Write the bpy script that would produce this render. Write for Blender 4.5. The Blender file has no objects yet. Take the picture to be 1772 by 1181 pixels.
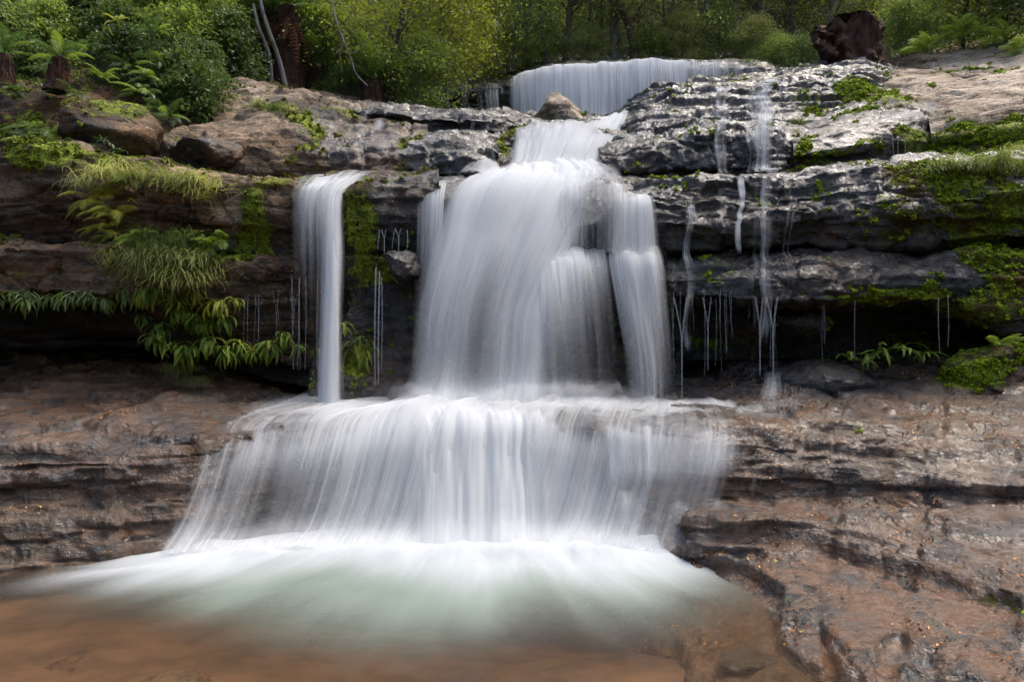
import bpy, math, random
import numpy as np
from mathutils import Vector, Matrix, Euler

rng = np.random.default_rng(7)
random.seed(7)
sc = bpy.context.scene
col = sc.collection

# ------------------------------------------------------------------ camera, sky, sun, exposure
CAM = np.array([0.0, 0.0, 1.8])
F = 1181.0                      # focal length in photograph pixels (24 mm lens)
cam_data = bpy.data.cameras.new('camera')
cam_data.lens = 24.0; cam_data.sensor_width = 36.0
cam_data.clip_start = 0.05; cam_data.clip_end = 500
cam = bpy.data.objects.new('camera', cam_data)
cam.location = CAM; cam.rotation_euler = (math.radians(90), 0, 0)
col.objects.link(cam); sc.camera = cam

SUN_EL, SUN_AZ = math.radians(66), math.radians(70)   # azimuth clockwise from +Y: high over the right bank
world = bpy.data.worlds.new('World'); sc.world = world; world.use_nodes = True
wn = world.node_tree
sky = wn.nodes.new('ShaderNodeTexSky'); sky.sky_type = 'NISHITA'; sky.sun_disc = False
sky.sun_elevation = SUN_EL; sky.sun_rotation = SUN_AZ
sky.air_density = 1.0; sky.dust_density = 3.5; sky.ozone_density = 0.3
wn.links.new(sky.outputs[0], wn.nodes['Background'].inputs[0])
wn.nodes['Background'].inputs[1].default_value = 0.15
sun_data = bpy.data.lights.new('sun', 'SUN')
sun_data.energy = 1.0; sun_data.angle = math.radians(26); sun_data.color = (1.0, 0.94, 0.80)
sun = bpy.data.objects.new('sun', sun_data); col.objects.link(sun)
sd = Vector((math.sin(SUN_AZ)*math.cos(SUN_EL), math.cos(SUN_AZ)*math.cos(SUN_EL), math.sin(SUN_EL)))
sun.rotation_euler = sd.to_track_quat('Z', 'Y').to_euler()
sun.location = (0, -5, 30)
vs = sc.view_settings
vs.view_transform = 'Standard'; vs.look = 'None'; vs.gamma = 1; vs.use_curve_mapping = False
vs.exposure = 1.6
cy = sc.cycles
cy.use_denoising = True
cy.use_adaptive_sampling = True; cy.adaptive_threshold = .025
cy.max_bounces = 5; cy.diffuse_bounces = 3; cy.glossy_bounces = 3; cy.transmission_bounces = 4
cy.transparent_max_bounces = 40
cy.caustics_reflective = False; cy.caustics_refractive = False
cy.sample_clamp_indirect = 4.0

# ------------------------------------------------------------------ helpers
def P(px, py, d):
    """the place that stands d metres away at that spot of the photograph"""
    return np.array([(px-886.0)/F*d, d, 1.8-(py-590.5)/F*d])

def _hash(ix, iy, iz, seed):
    h = (ix.astype(np.uint32)*np.uint32(374761393) + iy.astype(np.uint32)*np.uint32(668265263)
         + iz.astype(np.uint32)*np.uint32(2147483647) + np.uint32(seed*1274126177 & 0xffffffff))
    h = (h ^ (h >> np.uint32(13)))*np.uint32(1274126177)
    h = (h ^ (h >> np.uint32(16)))*np.uint32(2246822519)
    h = h ^ (h >> np.uint32(13))
    return (h & np.uint32(0xffffff)).astype(np.float64)/float(0xffffff)

def vnoise(p, seed=0):
    """smooth value noise, -1..1"""
    f = np.floor(p); t = p-f; t = t*t*t*(t*(t*6-15)+10)
    i = f.astype(np.int64)
    r = 0
    for dx in (0, 1):
        wx = t[:, 0] if dx else 1-t[:, 0]
        for dy in (0, 1):
            wy = t[:, 1] if dy else 1-t[:, 1]
            for dz in (0, 1):
                wz = t[:, 2] if dz else 1-t[:, 2]
                r = r + wx*wy*wz*_hash(i[:, 0]+dx, i[:, 1]+dy, i[:, 2]+dz, seed)
    return r*2-1

def fbm(p, oct=4, seed=0, gain=0.5, lac=2.03):
    a, s, tot = 1.0, 0, 0
    for k in range(oct):
        s = s + a*vnoise(p, seed+k*17); tot += a
        p = p*lac+3.17; a *= gain
    return s/tot*1.5

def ridged(p, oct=3, seed=0):
    a, s, tot = 1.0, 0, 0
    for k in range(oct):
        s = s + a*(1-np.abs(vnoise(p, seed+k*31))*2); tot += a
        p = p*2.1+1.7; a *= 0.5
    return s/tot

def worley(p, seed=0):
    f = np.floor(p).astype(np.int64)
    d1 = np.full(len(p), 9.0); d2 = np.full(len(p), 9.0); cid = np.zeros(len(p))
    for dx in (-1, 0, 1):
        for dy in (-1, 0, 1):
            for dz in (-1, 0, 1):
                c = f+np.array([dx, dy, dz])
                a, b, e = c[:, 0], c[:, 1], c[:, 2]
                q = np.stack([a+_hash(a, b, e, seed), b+_hash(a, b, e, seed+1), e+_hash(a, b, e, seed+2)], 1)
                d = np.linalg.norm(p-q, axis=1)
                near = d < d1
                d2 = np.where(near, d1, np.minimum(d2, d))
                cid = np.where(near, _hash(a, b, e, seed+3), cid)
                d1 = np.where(near, d, d1)
    return d1, d2, cid

def smooth01(x, a, b):
    t = np.clip((x-a)/(b-a), 0, 1)
    return t*t*(3-2*t)

def mesh_np(name, V, Fc, mat=None, smooth=True, attrs=None, uv=None):
    V = np.ascontiguousarray(V, np.float32); Fc = np.ascontiguousarray(Fc, np.int32)
    me = bpy.data.meshes.new(name)
    n, k = Fc.shape
    me.vertices.add(len(V)); me.vertices.foreach_set('co', V.ravel())
    me.loops.add(n*k); me.loops.foreach_set('vertex_index', Fc.ravel())
    me.polygons.add(n); me.polygons.foreach_set('loop_start', np.arange(0, n*k, k, dtype=np.int32))
    if attrs:
        for an, arr in attrs.items():
            if arr.ndim == 1:
                at = me.attributes.new(an, 'FLOAT', 'POINT'); at.data.foreach_set('value', np.ascontiguousarray(arr, np.float32))
            else:
                at = me.attributes.new(an, 'FLOAT_COLOR', 'POINT'); at.data.foreach_set('color', np.ascontiguousarray(arr, np.float32).ravel())
    if uv is not None:
        l = me.uv_layers.new(name='UVMap')
        l.data.foreach_set('uv', np.ascontiguousarray(uv[Fc.ravel()], np.float32).ravel())
    me.update(calc_edges=True)
    me.polygons.foreach_set('use_smooth', np.full(n, smooth))
    if mat: me.materials.append(mat)
    return me

def link(name, data, parent=None, loc=None, label=None, cat=None, group=None, kind=None):
    o = bpy.data.objects.new(name, data); col.objects.link(o)
    if parent is not None: o.parent = parent
    if loc is not None: o.location = loc
    if label: o['label'] = label
    if cat: o['category'] = cat
    if group: o['group'] = group
    if kind: o['kind'] = kind
    return o

def grid_faces(ny, nx):
    i = np.arange(ny*nx).reshape(ny, nx)
    return np.stack([i[:-1, :-1], i[1:, :-1], i[1:, 1:], i[:-1, 1:]], -1).reshape(-1, 4)

def tube(pts, rad, sides=6, cap=True):
    pts = np.asarray(pts, float); n = len(pts); rad = np.broadcast_to(np.asarray(rad, float), (n,))
    tang = np.gradient(pts, axis=0); tang /= np.linalg.norm(tang, axis=1)[:, None]+1e-9
    ref = np.array([0.31, 0.17, 0.93]); ref = np.where(np.abs(tang@ref)[:, None] > .95, np.array([1., 0, 0]), ref)
    a = np.cross(tang, ref); a /= np.linalg.norm(a, axis=1)[:, None]
    b = np.cross(tang, a)
    th = np.linspace(0, 2*np.pi, sides, endpoint=False)
    V = pts[:, None]+rad[:, None, None]*(a[:, None]*np.cos(th)[None, :, None]+b[:, None]*np.sin(th)[None, :, None])
    V = V.reshape(-1, 3)
    i = np.arange(n*sides).reshape(n, sides); j = np.roll(i, -1, 1)
    Fc = np.stack([i[:-1], j[:-1], j[1:], i[1:]], -1).reshape(-1, 4)
    return V, Fc

def join(parts):
    Vs, Fs, o = [], [], 0
    for V, Fc in parts:
        Vs.append(V); Fs.append(Fc+o); o += len(V)
    return np.concatenate(Vs), np.concatenate(Fs)

# ------------------------------------------------------------------ materials
def new_mat(name):
    m = bpy.data.materials.new(name); m.use_nodes = True
    nt = m.node_tree; nt.nodes.clear()
    out = nt.nodes.new('ShaderNodeOutputMaterial')
    return m, nt, out

class N:
    """small wrapper for wiring nodes"""
    def __init__(s, nt): s.nt = nt
    def node(s, t, **kw):
        n = s.nt.nodes.new(t)
        for k, v in kw.items(): setattr(n, k, v)
        return n
    def put(s, sock, v):
        if v is None: return
        if hasattr(v, 'is_output') or isinstance(v, bpy.types.NodeSocket): s.nt.links.new(v, sock)
        else: sock.default_value = v
    def math(s, op, a, b=None, c=None, clamp=False):
        n = s.node('ShaderNodeMath', operation=op); n.use_clamp = clamp
        for i, v in enumerate((a, b, c)):
            if v is not None: s.put(n.inputs[i], v)
        return n.outputs[0]
    def mix(s, f, a, b, blend='MIX'):
        n = s.node('ShaderNodeMix', data_type='RGBA', blend_type=blend)
        s.put(n.inputs[0], f)
        for sock, v in ((n.inputs[6], a), (n.inputs[7], b)):
            s.put(sock, v if not isinstance(v, tuple) else (v+(1,) if len(v) == 3 else v))
        return n.outputs[2]
    def noise(s, vec, scale, detail=4, rough=0.55, dist=0.0, dims='3D'):
        n = s.node('ShaderNodeTexNoise', noise_dimensions=dims)
        s.put(n.inputs['Vector'], vec); n.inputs['Scale'].default_value = scale
        n.inputs['Detail'].default_value = detail; n.inputs['Roughness'].default_value = rough
        n.inputs['Distortion'].default_value = dist
        return n.outputs[0]
    def mapping(s, vec, scale=(1, 1, 1), loc=(0, 0, 0)):
        n = s.node('ShaderNodeMapping'); s.put(n.inputs[0], vec)
        n.inputs['Scale'].default_value = scale; n.inputs['Location'].default_value = loc
        return n.outputs[0]
    def step(s, v, a, b):
        n = s.node('ShaderNodeMapRange', interpolation_type='SMOOTHSTEP')
        s.put(n.inputs[0], v); s.put(n.inputs[1], a); s.put(n.inputs[2], b)
        n.inputs[3].default_value = 0; n.inputs[4].default_value = 1
        return n.outputs[0]
    def bump(s, h, strength, dist, normal=None):
        n = s.node('ShaderNodeBump'); n.inputs['Strength'].default_value = strength
        n.inputs['Distance'].default_value = dist
        s.put(n.inputs['Height'], h)
        if normal: s.put(n.inputs['Normal'], normal)
        return n.outputs[0]

def make_rock_mat():
    m, nt, out = new_mat('wet_layered_rock'); g = N(nt)
    co = g.node('ShaderNodeTexCoord').outputs['Object']
    at = g.node('ShaderNodeAttribute', attribute_name='att')
    sep = g.node('ShaderNodeSeparateColor'); nt.links.new(at.outputs['Color'], sep.inputs[0])
    tone, wet, moss = sep.outputs; rust = at.outputs['Alpha']
    n_big = g.noise(co, 1.3, 5, .6); n_mid = g.noise(co, 5.5, 6, .62); n_fine = g.noise(co, 28, 5, .65)
    lay = g.noise(g.mapping(co, (1.2, 1.2, 11)), 1.6, 5, .6, .6)
    n_grit = g.noise(co, 75, 3, .7)
    # colour: tone decides between black weathered skin and pale sandstone, broken up by noise
    t = g.math('ADD', tone, g.math('MULTIPLY', g.math('SUBTRACT', n_mid, .5), .6))
    t = g.math('ADD', t, g.math('MULTIPLY', g.math('SUBTRACT', lay, .5), .4))
    t = g.math('ADD', t, g.math('MULTIPLY', g.math('SUBTRACT', n_fine, .5), .5), clamp=True)
    ramp = g.node('ShaderNodeValToRGB'); nt.links.new(t, ramp.inputs[0])
    e = ramp.color_ramp.elements
    e[0].position = 0.0; e[0].color = (.010, .0095, .010, 1)
    e[1].position = 1.0; e[1].color = (.56, .46, .36, 1)
    for pos, c in ((.22, (.024, .0215, .020)), (.45, (.076, .060, .042)), (.7, (.25, .192, .130))):
        k = e.new(pos); k.color = c+(1,)
    base = ramp.outputs[0]
    rm = g.math('MULTIPLY', rust, g.step(g.math('ADD', g.math('MULTIPLY', n_mid, .5), g.math('MULTIPLY', lay, .5)), .36, .58))
    base = g.mix(rm, base, g.mix(n_fine, (.050, .024, .010), (.34, .140, .042)))
    # fracture lines: long thin joints, dark with dirt
    vd = g.node('ShaderNodeTexVoronoi', feature='DISTANCE_TO_EDGE'); vd.inputs['Scale'].default_value = 1.9
    wv = g.node('ShaderNodeVectorMath', operation='ADD'); nt.links.new(g.mapping(co, (.8, .8, 3.4)), wv.inputs[0])
    nv = g.node('ShaderNodeTexNoise'); nt.links.new(co, nv.inputs['Vector']); nv.inputs['Scale'].default_value = 2.6; nv.inputs['Detail'].default_value = 4
    sv_ = g.node('ShaderNodeVectorMath', operation='SCALE'); nt.links.new(nv.outputs['Color'], sv_.inputs[0]); sv_.inputs['Scale'].default_value = .75
    nt.links.new(sv_.outputs[0], wv.inputs[1]); nt.links.new(wv.outputs[0], vd.inputs['Vector'])
    crk = g.math('SUBTRACT', 1, g.step(vd.outputs['Distance'], .006, .03))
    crk = g.math('MULTIPLY', crk, g.step(n_big, .42, .60))
    base = g.mix(g.math('MULTIPLY', crk, .8), base, (.012, .010, .008))
    # pale lichen spots on dry rock
    lich = g.math('MULTIPLY', g.step(g.noise(co, 9, 4, .7), .62, .68), g.step(tone, .35, .6))
    base = g.mix(g.math('MULTIPLY', lich, .4), base, (.42, .40, .36))
    mm = g.step(g.math('ADD', moss, g.math('MULTIPLY', g.math('SUBTRACT', g.noise(co, 11, 8, .75), .5), 1.9)), .52, .70)
    n_moss = g.noise(co, 52, 4, .7)
    mosscol = g.mix(g.step(g.math('ADD', g.math('MULTIPLY', n_moss, .6), g.math('MULTIPLY', n_fine, .4)), .40, .62), (.028, .046, .006), (.34, .41, .022))
    mosscol = g.mix(g.step(n_big, .5, .62), mosscol, (.085, .055, .014))
    base = g.mix(mm, base, mosscol)
    wetc = g.math('MULTIPLY', g.math('SUBTRACT', 1, mm), wet)
    base = g.mix(g.math('MULTIPLY', wetc, .36), base, (.012, .009, .006))
    bsdf = g.node('ShaderNodeBsdfPrincipled')
    nt.links.new(base, bsdf.inputs['Base Color'])
    r = g.math('SUBTRACT', .84, g.math('MULTIPLY', wetc, .58))
    r = g.math('ADD', r, g.math('MULTIPLY', g.math('SUBTRACT', n_mid, .5), .25), clamp=True)
    nt.links.new(r, bsdf.inputs['Roughness'])
    bsdf.inputs['Specular IOR Level'].default_value = .28
    film = g.math('ADD', g.math('MULTIPLY', g.noise(co, 13, 5, .62), .8), g.math('MULTIPLY', lay, .2))
    nt.links.new(g.bump(film, 1.0, .09), bsdf.inputs['Coat Normal'])
    nt.links.new(g.math('MULTIPLY', g.step(wetc, .15, .85), g.step(g.noise(co, 3.1, 6, .65), .30, .50)), bsdf.inputs['Coat Weight'])
    bsdf.inputs['Coat Roughness'].default_value = .085; bsdf.inputs['Coat IOR'].default_value = 1.48
    h = g.math('ADD', g.math('MULTIPLY', n_mid, .6), g.math('MULTIPLY', n_fine, .45))
    h = g.math('ADD', h, g.math('MULTIPLY', n_grit, .14))
    h = g.math('ADD', h, g.math('MULTIPLY', lay, .28))
    h = g.math('SUBTRACT', h, g.math('MULTIPLY', crk, .45))
    h = g.math('ADD', h, g.math('MULTIPLY', mm, g.math('ADD', .1, g.math('MULTIPLY', n_moss, .5))))
    nt.links.new(g.bump(h, 1.0, .075), bsdf.inputs['Normal'])
    nt.links.new(bsdf.outputs[0], out.inputs[0])
    return m
ROCK = make_rock_mat()

def leaf_mat(name, c1, c2, trans=.35, rough=.45, spec=.4, vary=.5):
    m, nt, out = new_mat(name); g = N(nt)
    co = g.node('ShaderNodeTexCoord').outputs['Object']
    oi = g.node('ShaderNodeObjectInfo').outputs['Random']
    n1 = g.noise(co, 1.7, 3, .6); n2 = g.noise(co, 14, 2, .6)
    f = g.math('ADD', g.math('MULTIPLY', n1, .6), g.math('MULTIPLY', n2, .5))
    f = g.math('ADD', f, g.math('MULTIPLY', g.math('SUBTRACT', oi, .5), vary))
    c = g.mix(g.step(f, .25, .85), c1, c2)
    b = g.node('ShaderNodeBsdfPrincipled'); nt.links.new(c, b.inputs['Base Color'])
    b.inputs['Roughness'].default_value = rough; b.inputs['Specular IOR Level'].default_value = spec
    tr = g.node('ShaderNodeBsdfTranslucent')
    nt.links.new(g.mix(.5, c, (c2[0]*1.3, c2[1]*1.3, c2[2]*.7)), tr.inputs[0])
    mx = g.node('ShaderNodeMixShader'); mx.inputs[0].default_value = trans
    nt.links.new(b.outputs[0], mx.inputs[1]); nt.links.new(tr.outputs[0], mx.inputs[2])
    nt.links.new(mx.outputs[0], out.inputs[0])
    return m

def plain_mat(name, c1, c2, scale=6, rough=.8, stretch=(1, 1, 1), bump=.02, detail=6):
    m, nt, out = new_mat(name); g = N(nt)
    co = g.mapping(g.node('ShaderNodeTexCoord').outputs['Object'], stretch)
    n1 = g.noise(co, scale, detail, .65)
    b = g.node('ShaderNodeBsdfPrincipled'); nt.links.new(g.mix(g.step(n1, .3, .7), c1, c2), b.inputs['Base Color'])
    b.inputs['Roughness'].default_value = rough
    nt.links.new(g.bump(n1, 1, bump), b.inputs['Normal'])
    nt.links.new(b.outputs[0], out.inputs[0])
    return m

def water_mat(name, su=9.0, sv=.35, contrast=.45, tint=(.76, .775, .79)):
    """falling white water: how much water there is (dens) sets how much shows through, in strands along the flow"""
    m, nt, out = new_mat(name); g = N(nt)
    uv = g.node('ShaderNodeUVMap', uv_map='UVMap').outputs[0]
    dens = g.node('ShaderNodeAttribute', attribute_name='dens').outputs['Fac']
    lay = g.node('ShaderNodeAttribute', attribute_name='layer').outputs['Fac']
    comb = g.node('ShaderNodeCombineXYZ'); nt.links.new(g.math('MULTIPLY', lay, 7.3), comb.inputs[2])
    va = g.node('ShaderNodeVectorMath', operation='ADD'); nt.links.new(uv, va.inputs[0]); nt.links.new(comb.outputs[0], va.inputs[1])
    v = va.outputs[0]
    a = g.noise(g.mapping(v, (su*.28, sv*.6, 1)), 1, 2, .5)
    b = g.noise(g.mapping(v, (su, sv, 1)), 1, 3, .55)
    c = g.noise(g.mapping(v, (su*3.6, sv*1.4, 1)), 1, 2, .6)
    s = g.math('ADD', g.math('ADD', g.math('MULTIPLY', a, .35), g.math('MULTIPLY', b, .40)), g.math('MULTIPLY', c, .25))
    s = g.math('ADD', g.math('MULTIPLY', g.math('SUBTRACT', s, .5), 2.1), .5)
    al = g.step(g.math('SUBTRACT', g.math('MULTIPLY', dens, 1+contrast), g.math('MULTIPLY', s, contrast*2)), -.35, .75)
    al = g.math('MULTIPLY', al, g.step(dens, 0.0, .22), clamp=True)
    inv = g.node('ShaderNodeAttribute', attribute_name='inv').outputs['Fac']
    al = g.math('SUBTRACT', 1, g.math('POWER', g.math('SUBTRACT', 1, g.math('MULTIPLY', al, .985)), inv))
    d = g.node('ShaderNodeBsdfDiffuse'); d.inputs[0].default_value = tint+(1,)
    t = g.node('ShaderNodeBsdfTranslucent'); t.inputs[0].default_value = tint+(1,)
    mx = g.node('ShaderNodeMixShader'); mx.inputs[0].default_value = .5
    nt.links.new(d.outputs[0], mx.inputs[1]); nt.links.new(t.outputs[0], mx.inputs[2])
    tp = g.node('ShaderNodeBsdfTransparent')
    mo = g.node('ShaderNodeMixShader'); nt.links.new(al, mo.inputs[0])
    nt.links.new(tp.outputs[0], mo.inputs[1]); nt.links.new(mx.outputs[0], mo.inputs[2])
    nt.links.new(mo.outputs[0], out.inputs[0])
    return m
WATER = water_mat('white_water', 6.0, .22, .45)
WATER_FINE = water_mat('white_water_strands', 13, .25, .75)
FOAM = water_mat('foam_water', 5, 1.0, .35)
WATER_STRAND = water_mat('separate_water_strands', 8.0, .10, 1.15)
# ------------------------------------------------------------------ rock lofts
def rail(r, t):
    r = np.asarray(r, float)
    s = (r[:, 0]-r[0, 0])/(r[-1, 0]-r[0, 0])
    return np.stack([np.interp(t, s, r[:, k]) for k in range(r.shape[1])], 1)

def smooth_cols(a, w):
    if w < 1: return a
    k = np.hanning(2*w+3)[1:-1]; k /= k.sum()
    ap = np.concatenate([2*a[:1]-a[1:w+1][::-1], a, 2*a[-1:]-a[-w-1:-1][::-1]])
    return np.stack([np.convolve(ap[:, j], k, 'valid') for j in range(a.shape[1])], 1)

def loft(rails, res, smooth=.02, soft=0):
    """surface through the rails, as a grid of places; soft rounds it along the other way too"""
    W = [np.stack([P(*q[:3]) for q in r]) for r in rails]
    L = max(np.linalg.norm(np.diff(w, axis=0), axis=1).sum() for w in W)
    nx = int(max(12, min(L/res, 700)))
    t = np.linspace(0, 1, nx)
    R = []
    for r in rails:
        a = smooth_cols(rail(r, t), int(nx*smooth))
        R.append(np.stack([(a[:, 0]-886)/F*a[:, 2], a[:, 2], 1.8-(a[:, 1]-590.5)/F*a[:, 2]], 1))
    rows = []
    for a, b in zip(R[:-1], R[1:]):
        n = int(max(3, min(np.linalg.norm(b-a, axis=1).mean()/res, 260)))
        for k in range(n): rows.append(a+(b-a)*(k/n))
    rows.append(R[-1])
    G = np.stack(rows)
    if soft:
        k = np.hanning(2*soft+3)[1:-1]; k /= k.sum()
        Gp = np.concatenate([np.repeat(G[:1], soft, 0), G, np.repeat(G[-1:], soft, 0)])
        G = sum(k[i]*Gp[i:i+len(G)] for i in range(len(k)))
    return G

def normals(G):
    du = np.gradient(G, axis=1); dv = np.gradient(G, axis=0)
    n = np.cross(du, dv); n /= np.linalg.norm(n, axis=-1)[..., None]+1e-9
    if ((CAM-G)*n).sum() < 0: n = -n
    return n

def strata(p, thick, seed, block=1.9):
    zz = p[:, 2]+.10*vnoise(p*.6+seed, seed)+.035*vnoise(p*2.3, seed+3)+.03*p[:, 0]
    k = zz/thick; idx = np.floor(k); fr = k-idx
    def off(i):
        q = p[:, 0]/block+_hash(i.astype(np.int64), i.astype(np.int64)*0, i.astype(np.int64)*0, seed)*5+.35*vnoise(p*1.4+7, seed+9)
        j = np.floor(q); f = q-j; w = smooth01(f, .9, 1.0)
        z0 = (i*0).astype(np.int64)
        return _hash(i.astype(np.int64), j.astype(np.int64), z0, seed+5)*(1-w)+_hash(i.astype(np.int64), (j+1).astype(np.int64), z0, seed+5)*w
    w = smooth01(fr, .86, 1.0)
    o = off(idx)*(1-w)+off(idx+1)*w
    groove = np.exp(-((fr-.93)/.05)**2)
    return o-.5, groove

def rock_disp(p, amp=1.0, thick=.22, seed=1, st=1.0, lump=1.0, crack=1.0, grit=1.0):
    o, gr = strata(p, thick, seed)
    o2, gr2 = strata(p+3.1, thick*.37, seed+40, 1.3)
    d = st*(.13*o-.035*gr+.045*o2-.012*gr2)
    d += lump*(.11*fbm(p*.9, 3, seed+2)+.055*fbm(p*np.array([2.6, 2.6, 3.6]), 3, seed+3))
    f1, f2, cid = worley(p*np.array([1.1, 1.1, 2.0])+.35*np.stack([vnoise(p*2+k*9, seed+k) for k in range(3)], 1), seed+11)
    e = f2-f1
    d += crack*(-.05*np.exp(-(e/.06)**2)+.07*(cid-.5))
    d += grit*(.018*fbm(p*9, 3, seed+5)+.02*ridged(p*np.array([5, 5, 7]), 3, seed+6))
    return d*amp

PAINT = []     # what the rock is like in places: (spot, radii in m, channel, value)
def paint(px, py, d, rx, ry, ch, v, ry_depth=1.2):
    PAINT.append((P(px, py, d), np.array([rx/F*d, ry_depth, ry/F*d]), ch, v))

def rock_atts(p, n, base, seed, mossup=.25):
    tone, wet, moss, rust = [np.full(len(p), float(b)) for b in base]
    big = fbm(p*.7, 3, seed+60); mid = fbm(p*2.2, 4, seed+61)
    tone = tone+.30*big+.20*mid
    wet = wet+.25*fbm(p*1.1, 3, seed+62)
    moss = moss+.30*fbm(p*1.5, 4, seed+63)+mossup*np.clip(n[:, 2], -.6, .8)
    rust = rust+.3*fbm(p*1.3, 3, seed+64)
    A = [tone, wet, moss, rust]
    wob = np.stack([fbm(p*2.1+k*11, 3, 70+k) for k in range(3)], 1)*.26
    for c, r, ch, v in PAINT:
        q = ((p+wob-c)/r); w = np.exp(-np.maximum((q*q).sum(1)-.15, 0)*1.2)
        A[ch] = A[ch]*(1-w)+(v+.18*mid)*w
    return np.clip(np.stack(A, 1), 0, 1)

SURF = []            # the finished rock surfaces, to lay thin water on
MOSS_SPOTS = []      # (owner, places, directions, size)
LEAF_SPOTS = []
def rock(name, rails, res=.03, base=(.3, .3, .1, .1), seed=1, amp=1., thick=.22, st=1., lump=1., crack=1., smooth=.02, soft=0,
         label=None, cat=None, kind=None, group=None, mossup=.25, tufts=1.0, litter=0., parent=None, extra=None, terr=0., terr_mix=.8, grit=1.):
    G = loft(rails, res, smooth, soft)
    n = normals(G)
    p = G.reshape(-1, 3); nn = n.reshape(-1, 3)
    d = rock_disp(p, amp, thick, seed, st, lump, crack, grit)
    V = p+nn*d[:, None]
    if extra is not None: V = V+extra(p, nn)
    if terr:
        w = .10*vnoise(V*.9+seed, seed+7)+.05*vnoise(V*2.7, seed+8)+.02*vnoise(V*8, seed+9)+.04*V[:, 0]
        k = (V[:, 2]+w)/terr; fl = np.floor(k); fr = k-fl
        hs = _hash(fl.astype(np.int64), (fl*0).astype(np.int64), (fl*0).astype(np.int64), seed)
        up = fl+smooth01(fr, .45+.4*hs, .62+.38*hs)
        V[:, 2] += terr_mix*((up-k)*terr+.5*terr*0)
    n2 = normals(V.reshape(G.shape)).reshape(-1, 3)
    att = rock_atts(V, n2, base, seed, mossup)
    if V[:, 0].max() > .5: SURF.append(V[(V[:, 0] > 1.5) & (V[:, 0] < 5.5) & (V[:, 2] > .8)])
    me = mesh_np(name, V, grid_faces(*G.shape[:2]), ROCK, True, {'att': att})
    o = link(name, me, parent, None, label, cat, group, kind)
    scatter_on(o, V, n2, att, res, tufts, litter, seed)
    return o

def scatter_on(o, V, n2, att, res, tufts, litter, seed):
    r = np.random.default_rng(seed+500)
    tocam = ((CAM-V)*n2).sum(1) > 0
    if tufts > 0:
        m = smooth01(att[:, 2]+.5*fbm(V*4, 3, seed+80), .5, .95)*tufts*tocam*(n2[:, 2] > -.5)
        pick = r.random(len(V)) < m*.85*min((res/.03)**2, 2.5)
        if pick.sum() > 30: MOSS_SPOTS.append((o, V[pick], n2[pick], seed))
    if litter > 0:
        m = litter*smooth01(fbm(V*2.5, 3, seed+90), .1, .6)*tocam*smooth01(n2[:, 2], -.3, .5)
        pick = r.random(len(V)) < m*.11
        LEAF_SPOTS.append((V[pick], n2[pick]))

def boulder(name, c, r, rot=0, seed=1, base=(.5, .2, .1, .1), amp=.25, cuts=8, sub=5, label=None, cat='boulder', kind=None, group=None, parent=None, tufts=.6, litter=0, mossup=.25):
    """a closed, facetted stone"""
    import bmesh
    bm = bmesh.new(); bmesh.ops.create_icosphere(bm, subdivisions=sub, radius=1)
    V = np.array([v.co for v in bm.verts]); Fc = np.array([[v.index for v in f.verts] for f in bm.faces]); bm.free()
    rr = np.random.default_rng(seed)
    U = V.copy(); s = np.ones(len(V))
    for k in range(cuts):
        a = rr.normal(size=3); a /= np.linalg.norm(a); h = rr.uniform(.55, .9)
        dd = U@a; over = dd > h
        U[over] -= np.outer((dd[over]-h)*.9, a)
    ca, sa = math.cos(rot), math.sin(rot)
    U = U*np.array(r)
    U = np.stack([U[:, 0]*ca-U[:, 1]*sa, U[:, 0]*sa+U[:, 1]*ca, U[:, 2]], 1)
    p = U+np.array(c)
    n = U/np.array(r); n /= np.linalg.norm(n, axis=1)[:, None]
    sc_ = float(np.mean(r))
    q = (p-np.array(c))/sc_+seed*3.3
    d = amp*sc_*(.5*fbm(q*1.1, 3, seed)+.16*ridged(q*2.4, 3, seed+1)+.08*fbm(q*7, 3, seed+2))
    o_, g_ = strata(p, .12, seed); d += .03*o_-.012*g_
    W = p+n*d[:, None]
    att = rock_atts(W, n, base, seed, mossup)
    me = mesh_np(name, W, Fc, ROCK, True, {'att': att})
    o = link(name, me, parent, None, label, cat, group, kind)
    scatter_on(o, W, n, att, .03, tufts, litter, seed)
    return o

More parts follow.
